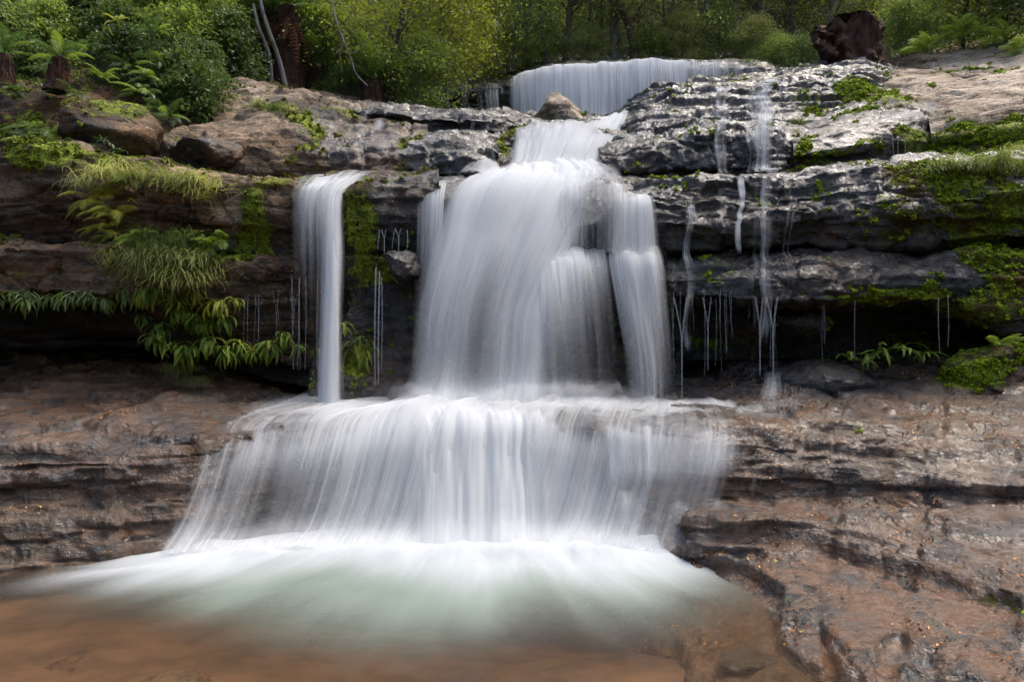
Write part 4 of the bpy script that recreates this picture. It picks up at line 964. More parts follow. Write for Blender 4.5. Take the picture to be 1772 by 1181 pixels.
def pool():
    x = np.linspace(-7, 5, 420); y = np.linspace(-6, 7.2, 460)
    X, Y = np.meshgrid(x, y)
    p = np.stack([X, Y, X*0], -1).reshape(-1, 3)
    cx = np.clip(p[:, 0], -2.5, 1.3)                # nearest point of the foot of the apron
    foot = 5.95-.045*(cx+.3)**2-.10*np.clip(-cx-1.4, 0, 9)
    dx = p[:, 0]-cx; dy = foot-p[:, 1]
    dist = np.sqrt((dx*.8)**2+np.clip(dy, 0, 9)**2)
    ang = np.arctan2(p[:, 0]+.3, 8.2-p[:, 1])
    rad = np.hypot(p[:, 0]+.3, 8.2-p[:, 1])
    wob = .16*fbm(np.stack([ang*9, rad*.6, rad*0], 1), 3, 3)+.10*fbm(p*.8, 3, 4)
    reach = 1.0+.42*np.exp(-((p[:, 0]-.35)/1.1)**2)-.25*np.exp(-((p[:, 0]+1.7)/.7)**2)
    foam = 1-smooth01(dist/reach+wob, .0, 1.05)
    # tongue drifting to the left along the shore
    tx = smooth01(-p[:, 0], 1.2, 2.2)*(1-smooth01(-p[:, 0], 2.8, 3.9))
    line = 5.55-.28*(-p[:, 0]-2.0)
    foam = np.maximum(foam, .85*tx*np.exp(-((p[:, 1]-line)/(.20+.06*fbm(p*2, 2, 8)))**2))
    milk = 1-smooth01(np.hypot((p[:, 0]+.55)/3.5, (p[:, 1]-6.0)/2.1)+.5*wob, .55, 1.10)
    z = .015*fbm(np.stack([ang*14, rad*1.2, rad*0], 1), 3, 9)+.05*foam
    V = np.stack([p[:, 0], p[:, 1], z], 1)
    me = mesh_np('pool_water', V, grid_faces(*X.shape)[:, ::-1], None, True, {'foam': foam, 'milk': milk}, np.stack([ang*4.2, rad], 1))
    m, nt, out = new_mat('pool_water'); g = N(nt)
    uv = g.node('ShaderNodeUVMap', uv_map='UVMap').outputs[0]
    fo = g.node('ShaderNodeAttribute', attribute_name='foam').outputs['Fac']
    mi = g.node('ShaderNodeAttribute', attribute_name='milk').outputs['Fac']
    s = g.math('ADD', g.math('MULTIPLY', g.noise(g.mapping(uv, (3.2, .8, 1)), 1, 4, .6, .4), .6), g.math('MULTIPLY', g.noise(g.mapping(uv, (14, 1.8, 1)), 1, 3, .6), .4))
    fa = g.math('MULTIPLY', g.math('POWER', fo, 1.15), g.math('ADD', .25, g.math('MULTIPLY', s, 1.35)), clamp=True)
    fa = g.math('MULTIPLY', fa, .97)
    ma = g.math('ADD', .20, g.math('MULTIPLY', mi, g.math('ADD', .42, g.math('MULTIPLY', s, .32))), clamp=True)
    bump = g.bump(g.noise(g.mapping(uv, (9, 2.5, 1)), 1, 3, .5), .35, .03)
    tp = g.node('ShaderNodeBsdfTransparent'); tp.inputs[0].default_value = (.95, .86, .72, 1)
    mk = g.node('ShaderNodeBsdfDiffuse'); nt.links.new(g.mix(mi, (.085, .058, .040), g.mix(fo, (.20, .245, .205), (.40, .45, .44))), mk.inputs[0])
    m1 = g.node('ShaderNodeMixShader'); nt.links.new(ma, m1.inputs[0]); nt.links.new(tp.outputs[0], m1.inputs[1]); nt.links.new(mk.outputs[0], m1.inputs[2])
    gl = g.node('ShaderNodeBsdfGlossy'); gl.inputs['Roughness'].default_value = .22; nt.links.new(bump, gl.inputs['Normal'])
    fr = g.node('ShaderNodeFresnel'); fr.inputs[0].default_value = 1.33
    m2 = g.node('ShaderNodeMixShader'); nt.links.new(fr.outputs[0], m2.inputs[0]); nt.links.new(m1.outputs[0], m2.inputs[1]); nt.links.new(gl.outputs[0], m2.inputs[2])
    wf = g.node('ShaderNodeBsdfDiffuse'); wf.inputs[0].default_value = (.40, .42, .44, 1)
    m3 = g.node('ShaderNodeMixShader'); nt.links.new(fa, m3.inputs[0]); nt.links.new(m2.outputs[0], m3.inputs[1]); nt.links.new(wf.outputs[0], m3.inputs[2])
    nt.links.new(m3.outputs[0], out.inputs[0])
    me.materials.append(m)
    return link('pool_water', me, kind='structure', label='pool with white foam fading through milky green to brown')
pool()
# water film on the shelf at the foot of the main fall
sheet([[(430, 690, 8.3, 0), (560, 680, 8.3, .3), (700, 690, 8.2, .5), (900, 690, 8.2, .7), (1050, 688, 8.2, .45), (1200, 690, 8.1, .4), (1420, 696, 7.8, .05)],
       [(400, 704, 7.5, .1), (560, 694, 7.7, .6), (700, 698, 7.6, .8), (900, 698, 7.6, .95), (1050, 698, 7.6, .75), (1200, 700, 7.5, .62), (1440, 708, 7.3, .1)],
       [(340, 730, 6.8, 0), (560, 712, 7.0, .4), (700, 710, 7.1, .8), (900, 710, 7.1, .9), (1050, 712, 7.0, .5), (1200, 718, 6.9, .4), (1440, 724, 6.8, .05)]],
      3, .03, 220, 40, 71, .02, 'shelf_water', FOAM).__setitem__('kind', 'structure')

# spray drifting where the falls land: thin veils leaning out over the water
def mist(label, rails, n=5, gap=.07, seed=1):
    e = link('mist', None, None, None, label, 'mist', None, 'stuff')
    sheet(rails, n, gap, 120, 40, seed, .06, 'mist_veil', FOAM, e, edge=.25, fade=(.6, .45), cover=1.0)
mist('soft white spray where the apron meets the pool', [[(240, 905, 5.9, .1), (460, 890, 6.0, .2), (690, 880, 6.1, .42), (900, 875, 6.1, .5), (1050, 885, 6.0, .4), (1240, 900, 5.8, .15)],
      [(200, 955, 5.6, .2), (460, 945, 5.65, .3), (690, 940, 5.72, .36), (900, 938, 5.75, .42), (1050, 940, 5.68, .36), (1260, 950, 5.5, .2)],
      [(150, 1000, 5.2, .1), (460, 1005, 5.12, .2), (690, 1010, 5.1, .2), (900, 1012, 5.1, .25), (1050, 1005, 5.12, .2), (1270, 1000, 5.15, .1)]], 5, .06, 901)
mist('soft white spray where the main fall lands on the shelf', [[(640, 640, 7.6, .1), (740, 640, 7.3, .35), (900, 640, 7.25, .45), (1000, 645, 7.3, .3), (1150, 650, 7.4, .1)],
      [(600, 690, 7.4, .2), (740, 690, 7.15, .5), (900, 690, 7.1, .6), (1000, 690, 7.15, .45), (1180, 690, 7.3, .2)],
      [(560, 735, 6.9, .1), (740, 735, 6.7, .4), (900, 735, 6.7, .5), (1000, 735, 6.7, .35), (1200, 735, 6.8, .1)]], 5, .06, 911)
# ------------------------------------------------------------------ wooded hill behind
SOIL = plain_mat('forest_floor', (.012, .012, .006), (.05, .040, .018), 5, .95, bump=.05)
def hill_z(x, y):
    yy = np.asarray(y, float); xx = np.asarray(x, float)
    lip = 8.25-.9*smooth01(-xx, .5, 3.0)-.9*smooth01(-xx, 3.0, 7)+1.0*smooth01(xx, 5.5, 10)
    return lip-.15+.62*np.clip(yy-16.5, 0, 60)-.55*np.clip(16.5-yy, 0, 6)*0+1.3*smooth01(np.abs(xx+1), 8, 22)*np.clip(yy-12, 0, 20)*.12
def hill():
    x = np.linspace(-45, 45, 200); y = np.linspace(13.0, 75, 130)
    X, Y = np.meshgrid(x, y); p = np.stack([X, Y, X*0], -1).reshape(-1, 3)
    z = hill_z(p[:, 0], p[:, 1])+.25*fbm(p*.5, 3, 5)-.25
    lower = (np.abs(p[:, 0]-2.3) < 4.5) & (p[:, 1] < 16.2)
    z = np.where(lower, np.minimum(z, 5.5), z)
    z = z-2.2*smooth01(p[:, 0], 3.5, 5.0)*smooth01(-p[:, 1], -15.8, -14.4)
    z = np.where(p[:, 1] < 13.3, 2.0, z)
    V = np.stack([p[:, 0], p[:, 1], z], 1)
    link('hill', mesh_np('hill', V, grid_faces(*X.shape), SOIL), kind='structure', label='steep dark forest floor rising behind the falls')
hill()
# ------------------------------------------------------------------ foliage
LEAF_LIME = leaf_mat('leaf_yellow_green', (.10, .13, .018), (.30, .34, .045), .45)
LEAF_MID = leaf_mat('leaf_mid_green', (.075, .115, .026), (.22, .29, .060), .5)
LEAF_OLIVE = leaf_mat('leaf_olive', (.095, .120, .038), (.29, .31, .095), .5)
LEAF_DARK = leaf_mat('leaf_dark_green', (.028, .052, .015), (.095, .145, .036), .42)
BARK_GREY = plain_mat('bark_grey', (.05, .045, .04), (.22, .20, .18), 9, .9, (1, 1, .25), .03)
BARK_BROWN = plain_mat('bark_brown', (.03, .02, .014), (.12, .075, .048), 9, .9, (1, 1, .25), .04)
FIBRE = plain_mat('fern_trunk_fibre', (.014, .007, .004), (.085, .034, .017), 14, .95, (1, 1, .35), .06)

def leaves_at(C, size, r, up=.7, aspect=.5, fold=True):
    """leaf-shaped quads (diamonds) at places C"""
    n = len(C)
    nrm = r.normal(size=(n, 3))*.75; nrm[:, 2] += up; nrm /= np.linalg.norm(nrm, axis=1)[:, None]
    a = r.normal(size=(n, 3)); a[:, 2] -= .35
    a -= nrm*(a*nrm).sum(1)[:, None]; a /= np.linalg.norm(a, axis=1)[:, None]
    b = np.cross(nrm, a)
    s = size*(.6+.8*r.random(n))[:, None]
    V = np.stack([C-a*s*.5, C+b*s*aspect*.5+a*s*.05, C+a*s*.5-nrm*s*.12, C-b*s*aspect*.5+a*s*.05], 1).reshape(-1, 3)
    return V, np.arange(n*4).reshape(-1, 4)

def tree_mesh(seed, h, crown_r, crown_z0, n_leaf, leaf, trunk_r, nclump=70, lean=.1, bare=False, flat=.45):
    """returns (trunk mesh data arrays, crown arrays) for a tree of height h"""
    r = np.random.default_rng(seed)
    ph = r.uniform(0, 6.28)
    zs = np.linspace(0, 1, 14)
    wx = lean*h*(zs**1.4)*math.cos(ph)+.10*np.sin(zs*5+ph)*zs; wy = lean*h*(zs**1.4)*math.sin(ph)+.10*np.cos(zs*4+ph)*zs
    tr = np.stack([wx, wy, zs*h], 1)
    parts = [tube(tr, trunk_r*(1.15-zs)**.8+.006+trunk_r*.5*np.exp(-zs*14), 9)]
    cl = []
    for k in range(nclump):
        u = r.random()**.8; z = crown_z0+(h*1.02-crown_z0)*u
        prof = crown_r*(math.sin(math.pi*min(.98, .18+.8*u))**.7)
        a = r.uniform(0, 6.28); rad = prof*math.sqrt(r.random())
        i = min(13, z/h*13*.85); c0 = tr[int(i)]
        cl.append(np.array([np.interp(z/h, zs, wx)+rad*math.cos(a), np.interp(z/h, zs, wy)+rad*math.sin(a), z]))
    cl = np.array(cl)
    for k in range(0, nclump, 2):
        c = cl[k]; zb = max(.12*h, c[2]-.55*np.hypot(*(c[:2]-np.array([np.interp(c[2]/h, zs, wx), np.interp(c[2]/h, zs, wy)])))-.2)
        b0 = np.array([np.interp(zb/h, zs, wx), np.interp(zb/h, zs, wy), zb])
        t = np.linspace(0, 1, 6)[:, None]
        mid = (b0+c)/2+np.array([0, 0, .15])+r.normal(size=3)*.12
        pts = b0*(1-t)**2+2*mid*t*(1-t)+c*t*t
        parts.append(tube(pts, np.linspace(max(.012, trunk_r*.33*(1.1-zb/h)), .005, 6), 5))
    per = n_leaf//nclump
    C = []
    for c in cl:
        s = crown_r*r.uniform(.16, .30)
        g_ = r.normal(size=(per, 3))*np.array([s, s, s*flat])
        g_[:, 2] -= .35*(g_[:, 0]**2+g_[:, 1]**2)/max(s, .1)*.5
        C.append(c+g_)
    C = np.concatenate(C)
    return join(parts), leaves_at(C, leaf, r)

TREE_KINDS = {}
def tree_kind(key, **kw):
    (tv, tf), (cv, cf) = tree_mesh(**kw)
    bark = BARK_GREY if kw['seed'] % 2 else BARK_BROWN
    tm = mesh_np('trunk', tv, tf, bark)
    TREE_KINDS[key] = (tm, {m.name: None for m in ()}, (cv, cf))
CROWNS = {}
def put_tree(key, mat, loc, s, rz, label, name='tree', tilt=(0, 0), group='trees of the forest behind the falls', cat='tree'):
    tm, _, (cv, cf) = TREE_KINDS[key]
    if (key, mat.name) not in CROWNS: CROWNS[(key, mat.name)] = mesh_np('crown', cv, cf, mat, False)
    e = link(name, None, None, None, label, cat, group)
    e.location = loc; e.rotation_euler = (tilt[0], tilt[1], rz); e.scale = (s, s, s)
    link('trunk', tm, e); link('crown', CROWNS[(key, mat.name)], e)
    return e
tree_kind('beech_a', seed=3, h=6.0, crown_r=1.9, crown_z0=.7, n_leaf=15000, leaf=.085, trunk_r=.09, nclump=110, lean=.08)
tree_kind('beech_b', seed=4, h=7.5, crown_r=2.3, crown_z0=1.3, n_leaf=17000, leaf=.09, trunk_r=.12, nclump=120, lean=.12)
tree_kind('tall', seed=5, h=9.0, crown_r=2.2, crown_z0=2.6, n_leaf=15000, leaf=.09, trunk_r=.15, nclump=100, lean=.04)
tree_kind('shrub', seed=6, h=2.6, crown_r=1.15, crown_z0=.15, n_leaf=8000, leaf=.07, trunk_r=.035, nclump=60, lean=.1)
tree_kind('shrub_b', seed=7, h=2.0, crown_r=1.2, crown_z0=.1, n_leaf=8000, leaf=.075, trunk_r=.03, nclump=60, lean=.15)
tree_kind('lance', seed=8, h=2.2, crown_r=1.1, crown_z0=.1, n_leaf=5200, leaf=.13, trunk_r=.03, nclump=55, lean=.15)

def gz(px, d, top=0):
    x = (px-886)/F*d
    return np.array([x, d, float(hill_z(x, d))-.25-top])
ORD = ['first', 'second', 'third', 'fourth', 'fifth', 'sixth', 'seventh', 'eighth', 'ninth', 'tenth', 'eleventh', 'twelfth', 'thirteenth', 'fourteenth', 'fifteenth', 'sixteenth', 'seventeenth', 'eighteenth', 'nineteenth', 'twentieth', 'twenty-first', 'twenty-second', 'twenty-third', 'twenty-fourth', 'twenty-fifth', 'twenty-sixth', 'twenty-seventh', 'twenty-eighth']
r_ = random.Random(11)
COLN = {LEAF_LIME.name: 'yellow-green', LEAF_MID.name: 'mid green', LEAF_OLIVE.name: 'olive green', LEAF_DARK.name: 'dark green'}
# the bright tree hanging over the stream left of the upper cascade
put_tree('beech_a', LEAF_LIME, P(640, 180, 13.6), .80, .4, 'bright yellow-green tree overhanging the stream left of the upper cascade', tilt=(.1, .30))
put_tree('shrub', LEAF_LIME, P(770, 175, 14.6), 1.05, 1.0, 'yellow-green bush at the water edge beside the thin side wisps')
put_tree('shrub_b', LEAF_MID, P(715, 205, 13.4), .75, 2.0, 'green bush low on the bank beneath the bright yellow-green tree')
put_tree('beech_a', LEAF_LIME, P(800, 165, 16.6), .62, 2.2, 'lighter green tree behind the side wisps of the upper cascade')
rows = ((18.0, 80, 'nearest', ('beech_a', 'beech_b', 'tall', 'beech_a'), (.55, .85)), (21.5, 82, 'second', ('beech_b', 'beech_a', 'tall'), (.65, .95)),
        (26, 90, 'third', ('beech_b', 'tall', 'beech_a'), (.8, 1.1)), (32, 100, 'farthest', ('tall', 'beech_b'), (1.0, 1.35)))
for d, stepx, nm, kinds, (s0, s1) in rows:
    x = 380+r_.uniform(0, 40) if nm != 'nearest' else 300; i = 0
    while x < 1830:
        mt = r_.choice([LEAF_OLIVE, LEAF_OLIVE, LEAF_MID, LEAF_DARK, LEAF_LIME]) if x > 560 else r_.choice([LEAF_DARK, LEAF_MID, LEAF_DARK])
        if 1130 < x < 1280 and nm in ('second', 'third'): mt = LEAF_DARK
        dd = d+r_.uniform(-1, 1)
        k = r_.choice(kinds)
        if nm == 'nearest' and 1440 < x < 1530: x += stepx; continue
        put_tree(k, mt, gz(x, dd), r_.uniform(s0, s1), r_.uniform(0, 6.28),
                 f'{COLN[mt.name]} leafy tree, {ORD[min(i, 27)]} from the left in the {nm} row of forest', tilt=(r_.uniform(-.08, .08), r_.uniform(-.08, .08)))
        i += 1; x += stepx*r_.uniform(.75, 1.2)
# undergrowth along the forest edge
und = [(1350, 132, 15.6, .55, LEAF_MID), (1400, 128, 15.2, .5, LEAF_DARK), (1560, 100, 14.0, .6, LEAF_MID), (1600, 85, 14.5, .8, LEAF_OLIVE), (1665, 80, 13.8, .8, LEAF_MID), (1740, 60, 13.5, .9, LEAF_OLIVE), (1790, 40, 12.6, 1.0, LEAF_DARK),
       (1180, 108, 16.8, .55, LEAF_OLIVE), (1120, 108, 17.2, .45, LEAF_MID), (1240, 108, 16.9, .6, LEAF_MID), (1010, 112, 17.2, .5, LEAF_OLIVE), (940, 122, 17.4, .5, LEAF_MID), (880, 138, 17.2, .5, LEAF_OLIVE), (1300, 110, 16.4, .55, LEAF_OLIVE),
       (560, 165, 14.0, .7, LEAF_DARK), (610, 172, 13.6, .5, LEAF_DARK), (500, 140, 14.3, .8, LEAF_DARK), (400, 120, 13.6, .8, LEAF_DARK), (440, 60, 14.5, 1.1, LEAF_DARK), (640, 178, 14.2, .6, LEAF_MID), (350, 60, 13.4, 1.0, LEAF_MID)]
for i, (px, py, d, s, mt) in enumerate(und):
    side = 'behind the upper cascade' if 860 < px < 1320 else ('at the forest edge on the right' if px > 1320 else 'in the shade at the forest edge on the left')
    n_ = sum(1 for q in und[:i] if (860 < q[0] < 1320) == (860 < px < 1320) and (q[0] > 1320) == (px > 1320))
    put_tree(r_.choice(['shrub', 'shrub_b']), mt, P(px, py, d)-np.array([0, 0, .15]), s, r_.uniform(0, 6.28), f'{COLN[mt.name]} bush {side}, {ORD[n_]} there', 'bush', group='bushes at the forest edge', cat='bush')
# dark bank shrubs with long leaves, top left
bank = [(-20, 60, 11), (40, 20, 11.4), (70, 90, 10.8), (130, 30, 11.4), (180, 70, 11.1), (230, 30, 11.5), (260, 100, 11), (300, 60, 11.4), (330, 120, 11.0), (350, 30, 12), (220, 130, 10.5), (290, 150, 10.5), (20, 130, 10.2), (385, 100, 12), (160, 5, 11.8), (80, -10, 11.8), (330, 175, 10.3)]
for i, (px, py, d) in enumerate(bank):
    mt = r_.choice([LEAF_DARK, LEAF_DARK, LEAF_MID])
    put_tree('lance', mt, P(px, py+45, d)+np.array([0, .25, 0]), r_.uniform(.38, .6), r_.uniform(0, 6.28), f'{COLN[mt.name]} long-leaved shrub on the dark bank at top left, {ORD[i]} of the bank shrubs', 'shrub', tilt=(.35, 0), group='shrubs on the dark left bank', cat='shrub')
# bare trunks that stand out
def trunk(px_pts, d, r0, r1, mat, label, name='tree', branches=()):
    pts = np.array([P(x, y, d) for x, y in px_pts]); t = np.linspace(0, 1, 24); s = np.linspace(0, 1, len(pts))
    q = np.stack([np.interp(t, s, pts[:, k]) for k in range(3)], 1); q = smooth_cols(q, 3)
    q[:, 1] += .06*np.sin(t*7)
    parts = [tube(q, np.linspace(r0, r1, 24), 10)]
    e = link(name, None, None, None, label, 'tree'); o = link('trunk', mesh_np('trunk', *join(parts), mat), e)
    for (bp, br) in branches:
        bq = np.array([P(x, y, d+dz) for x, y, dz in bp]); tt = np.linspace(0, 1, 14); ss = np.linspace(0, 1, len(bq))
        bq = smooth_cols(np.stack([np.interp(tt, ss, bq[:, k]) for k in range(3)], 1), 1)
        link('branch', mesh_np('branch', *tube(bq, np.linspace(br, br*.4, 14), 7), mat), e)
    return e
trunk([(1064, 118), (1064, 60), (1062, 0), (1066, -60)], 17.6, .13, .10, BARK_GREY, 'straight grey-brown trunk standing just behind the upper cascade')
trunk([(1099, 112), (1096, 70), (1088, 35), (1070, 12), (1072, -30), (1080, -80)], 17.2, .12, .09, BARK_BROWN, 'crooked brown trunk curving left behind the upper cascade', branches=[([(1093, 40, 0), (1110, 10, .2), (1130, -20, .3)], .05)])
trunk([(1278, 112), (1276, 70), (1270, 30), (1262, -20)], 17.5, .05, .035, BARK_GREY, 'thin pale trunk right of centre behind the upper cascade', branches=[([(1277, 90, 0), (1230, 65, .1), (1200, 40, .3)], .022)])
trunk([(1325, 112), (1322, 60), (1310, 10), (1305, -30)], 18.2, .045, .035, BARK_GREY, 'slim grey trunk behind the right end of the upper cascade')
trunk([(985, 108), (980, 75), (976, 40)], 19, .07, .04, BARK_BROWN, 'short brown trunk left of centre in the forest behind')
trunk([(1042, 112), (1020, 98), (1000, 92), (985, 70)], 16.9, .035, .015, BARK_BROWN, 'dark fallen branch leaning behind the lip of the upper cascade', 'fallen_branch')
trunk([(495, 152), (478, 90), (462, 40), (445, -20)], 12.4, .045, .03, BARK_GREY, 'right one of two thin pale leaning trunks at the left')
trunk([(470, 145), (464, 90), (450, 50), (437, 5)], 12.6, .04, .025, BARK_GREY, 'left one of two thin pale leaning trunks at the left')
trunk([(672, 200), (676, 150), (688, 100), (694, 50), (700, 0)], 13.4, .10, .05, BARK_BROWN, 'dark trunk rising from the bank under the bright tree')
trunk([(636, 148), (612, 125), (606, 95), (590, 60), (575, 10), (570, -30)], 12.3, .012, .024, BARK_GREY, 'bare pale branch hanging down at the left of the bright tree', 'hanging_branch', branches=[([(594, 70, 0), (588, 90, 0), (592, 125, .05)], .012), ([(604, 95, 0), (625, 85, 0), (640, 60, .1)], .01)])
for i, (x, y, d) in enumerate(((1600, 60, 15), (1640, 40, 15.5), (1665, 50, 14.6), (1690, 30, 15.2))):
    trunk([(x, y+45), (x-4, y), (x-2, y-60)], d, .035, .025, BARK_GREY, f'thin grey sapling trunk at the upper right, {ORD[i]} from the left')
# upturned brown stump
def stump():
    c = P(1482, 114, 13.4); r = np.random.default_rng(3)
    e = link('tree_stump', None, None, None, 'large dark brown rotten stump behind the rocks at the upper right', 'tree stump')
    nz, nt_ = 46, 90
    z = np.linspace(0, 1, nz)[:, None]; th = np.linspace(0, 2*np.pi, nt_)[None]
    rad = .46+.10*z+.10*(1-z)**3+.05*np.sin(th*5+1)+.03*np.sin(th*11+z*3)
    top = .80+.10*np.sin(th*3+.5)+.07*np.sin(th*7)+.05*np.sin(th*13)
    X = rad*np.cos(th)-.16*z; Y = rad*np.sin(th)*.9; Z = z*top-.08
    p = np.stack([X, Y, Z+0*X], -1).reshape(-1, 3)
    n = np.stack([np.cos(th)+0*z, np.sin(th)+0*z, 0*X], -1).reshape(-1, 3)
    p = p+n*(.07*ridged(p*np.array([7, 7, 1.5]), 3, 4)+.11*fbm(p*3.2, 3, 5))[:, None]+c
    link('bark', mesh_np('bark', p, grid_faces(nz, nt_), FIBRE), e)
    rr = np.linspace(1, 0, 12)[:, None]; tp = np.linspace(0, 2*np.pi, nt_)[None]
    q = np.stack([(.56+.05*np.sin(tp*5+1))*rr*np.cos(tp)-.16, .5*rr*np.sin(tp), (.80+.05*np.sin(tp*3+.5))+0*rr-.12*(1-rr)], -1).reshape(-1, 3)
    q[:, 2] += .08*fbm(q*6, 3, 8); link('broken_top', mesh_np('broken_top', q+c, grid_faces(12, nt_), FIBRE), e)
    for (bp, br) in (([(1445, 100), (1425, 85), (1408, 72)], .13), ([(1450, 70), (1428, 58), (1415, 50)], .07), ([(1500, 60), (1515, 85), (1525, 112)], .05), ([(1440, 55), (1470, 44), (1500, 50), (1522, 60)], .06)):
        b = np.array([P(x, y, 13.1) for x, y in bp]); tt = np.linspace(0, 1, 10)
        b = np.stack([np.interp(tt, np.linspace(0, 1, len(b)), b[:, k]) for k in range(3)], 1)
        V, Fc = tube(b, np.linspace(br, br*.5, 10), 9); V = V+.03*r.normal(size=V.shape)
        link('root', mesh_np('root', V, Fc, FIBRE), e)
stump()

for i in range(16):
    x = 900+i*52+r_.uniform(-18, 18); d = r_.uniform(16.6, 19.5)
    if 1400 < x < 1540: continue
    ln = r_.uniform(-25, 25)
    trunk([(x, 125), (x+ln*.4, 70), (x+ln*.7, 20), (x+ln, -50)], d, r_.uniform(.025, .06), .02, r_.choice([BARK_GREY, BARK_BROWN]), f'slim sapling trunk among the trees behind the falls, {ORD[i]} from the left',
          branches=[([(x+ln*.4, 70, 0), (x+ln*.4+r_.uniform(-40, 40), 45, .1), (x+ln*.4+r_.uniform(-60, 60), 15, .2)], .014)])
# ------------------------------------------------------------------ ferns, grass, moss, litter
FERN_BRIGHT = leaf_mat('fern_bright', (.08, .145, .02), (.22, .31, .045), .45, .55, .25)
FERN_YELLOW = leaf_mat('fern_yellow', (.13, .16, .02), (.36, .36, .055), .45, .6, .2)
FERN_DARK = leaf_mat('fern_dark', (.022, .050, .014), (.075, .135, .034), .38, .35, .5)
FERN_PALE = leaf_mat('fern_pale', (.09, .14, .04), (.28, .34, .15), .4, .55, .25)
GRASS = leaf_mat('dry_grass', (.15, .175, .035), (.44, .45, .15), .4, .6)
GRASS_G = leaf_mat('green_grass', (.06, .10, .015), (.20, .24, .06), .4, .5)
DEAD = leaf_mat('dead_frond', (.035, .014, .008), (.16, .065, .03), .25, .8, .2)

def arc(n, L, rise, droop):
    """spine of a frond: out along +Y, up first and then over"""
    t = np.linspace(0, 1, n)
    ang = rise-(rise+droop)*t**1.2
    ds = L/(n-1)
    y = np.concatenate([[0], np.cumsum(np.cos(ang[:-1])*ds)]); z = np.concatenate([[0], np.cumsum(np.sin(ang[:-1])*ds)])
    return t, np.stack([y*0, y, z], 1), ang

def strap_frond(L, w, rise, droop, seed=0, n=24):
    """fleshy lobed blade"""
    r = np.random.default_rng(seed)
    t, s, ang = arc(n, L, rise, droop)
    half = w*np.sin(np.pi*np.clip(t*.9+.08, 0, 1))**.6*(.55+.6*(np.arange(n) % 2))
    up = np.stack([t*0, -np.sin(ang), np.cos(ang)], 1)
    side = np.stack([half, t*0, t*0], 1)
    V = np.concatenate([s-side+up*half[:, None]*.25, s, s+side+up*half[:, None]*.25])
    V[:, 0] += np.tile(.08*L*np.sin(t*2.5+r.uniform(0, 6)), 3)
    i = np.arange(n-1)
    Fc = np.concatenate([np.stack([i, i+n, i+n+1, i+1], 1), np.stack([i+n, i+2*n, i+2*n+1, i+n+1], 1)])
    return V, Fc

def pinnate_frond(L, w, rise, droop, pairs=18, seed=0, serr=False):
    """fern frond: a stalk with pairs of narrow leaflets"""
    n = pairs+4
    t, s, ang = arc(n, L, rise, droop)
    Vs, Fs = tube(s, np.linspace(.006*L+.001, .001, n), 4)
    out = [(Vs, Fs)]
    up = np.stack([t*0, -np.sin(ang), np.cos(ang)], 1); fw = np.stack([t*0, np.cos(ang), np.sin(ang)], 1)
    for k in range(3, n-1):
        pl = w*math.sin(math.pi*min(.97, .16+.86*(t[k])))**.75
        for sg in (-1, 1):
            a = np.array([sg*.93, 0, 0])+fw[k]*.36-up[k]*.18; a /= np.linalg.norm(a)
            b = fw[k]*(L/n*.33)
            c = s[k]; q = 4
            pts = []
            for j in range(q):
                f = j/(q-1); wd = (1-f)**.6*(1+.25*(j % 2)*serr)
                pts.append((c+a*pl*f-up[k]*pl*.22*f*f, b*wd))
            V = np.array([p-d for p, d in pts]+[p+d for p, d in pts]); i = np.arange(q-1)
            out.append((V, np.stack([i, i+q, i+q+1, i+1], 1)))
    return join(out)

FR = {}
def frond_mesh(key, mat):
    if (key, mat.name) in FR: return FR[(key, mat.name)]
    kind, v = key
    if kind == 'strap': V, Fc = strap_frond(1.0, .056+.012*(v % 3), .35+.25*(v % 2), 1.0+.35*(v % 3), v)
    elif kind == 'fern': V, Fc = pinnate_frond(1.0, .20+.03*(v % 2), .5+.2*(v % 3), .6+.3*(v % 2), 16, v)
    elif kind == 'tree': V, Fc = pinnate_frond(1.0, .19, .55+.2*(v % 3), .55+.35*(v % 2), 26, v, True)
    else: V, Fc = pinnate_frond(1.0, .10, -.9, 1.4+.1*v, 14, v)          # dead hanging frond
    FR[(key, mat.name)] = mesh_np('frond', V, Fc, mat, False)
    return FR[(key, mat.name)]

def plant(name, loc, kind, mat, n, size, r, label, cat, group, spread=(0, 6.28), tilt=(0, .5), mix=None, group_cat=None):
    e = link(name, None, None, None, label, cat, group); e.location = loc
    for k in range(n):
        mt = mix if (mix and r.random() < .3) else mat
        o = link('frond', frond_mesh((kind, r.randrange(4)), mt), e)
        s = size*r.uniform(.65, 1.1); o.scale = (s, s, s)
        o.rotation_euler = Euler((r.uniform(*tilt), r.uniform(-.3, .3), r.uniform(*spread)), 'XYZ')
        o.location = (r.uniform(-.05, .05)*size*3, r.uniform(-.02, .02), r.uniform(-.03, .03)*size*3)
    return e
rf = random.Random(3)
FACE = (math.pi*.55, math.pi*1.45)      # towards the viewer's side of a wall (-Y)
def row(spots, kind, mat, n, size, what, cat, group, name='fern', tilt=(-1.25, .1), mix=None, spread=FACE):
    for i, (px, py, d) in enumerate(spots):
        tail = f', {ORD[i]} from the left' if len(spots) > 1 else ''
        px += rf.uniform(-12, 12); py += rf.uniform(-11, 11)
        plant(name, P(px, py, d), kind, mat, n, size*rf.uniform(.7, 1.25), rf, what+tail, cat, group, spread, tilt, mix)
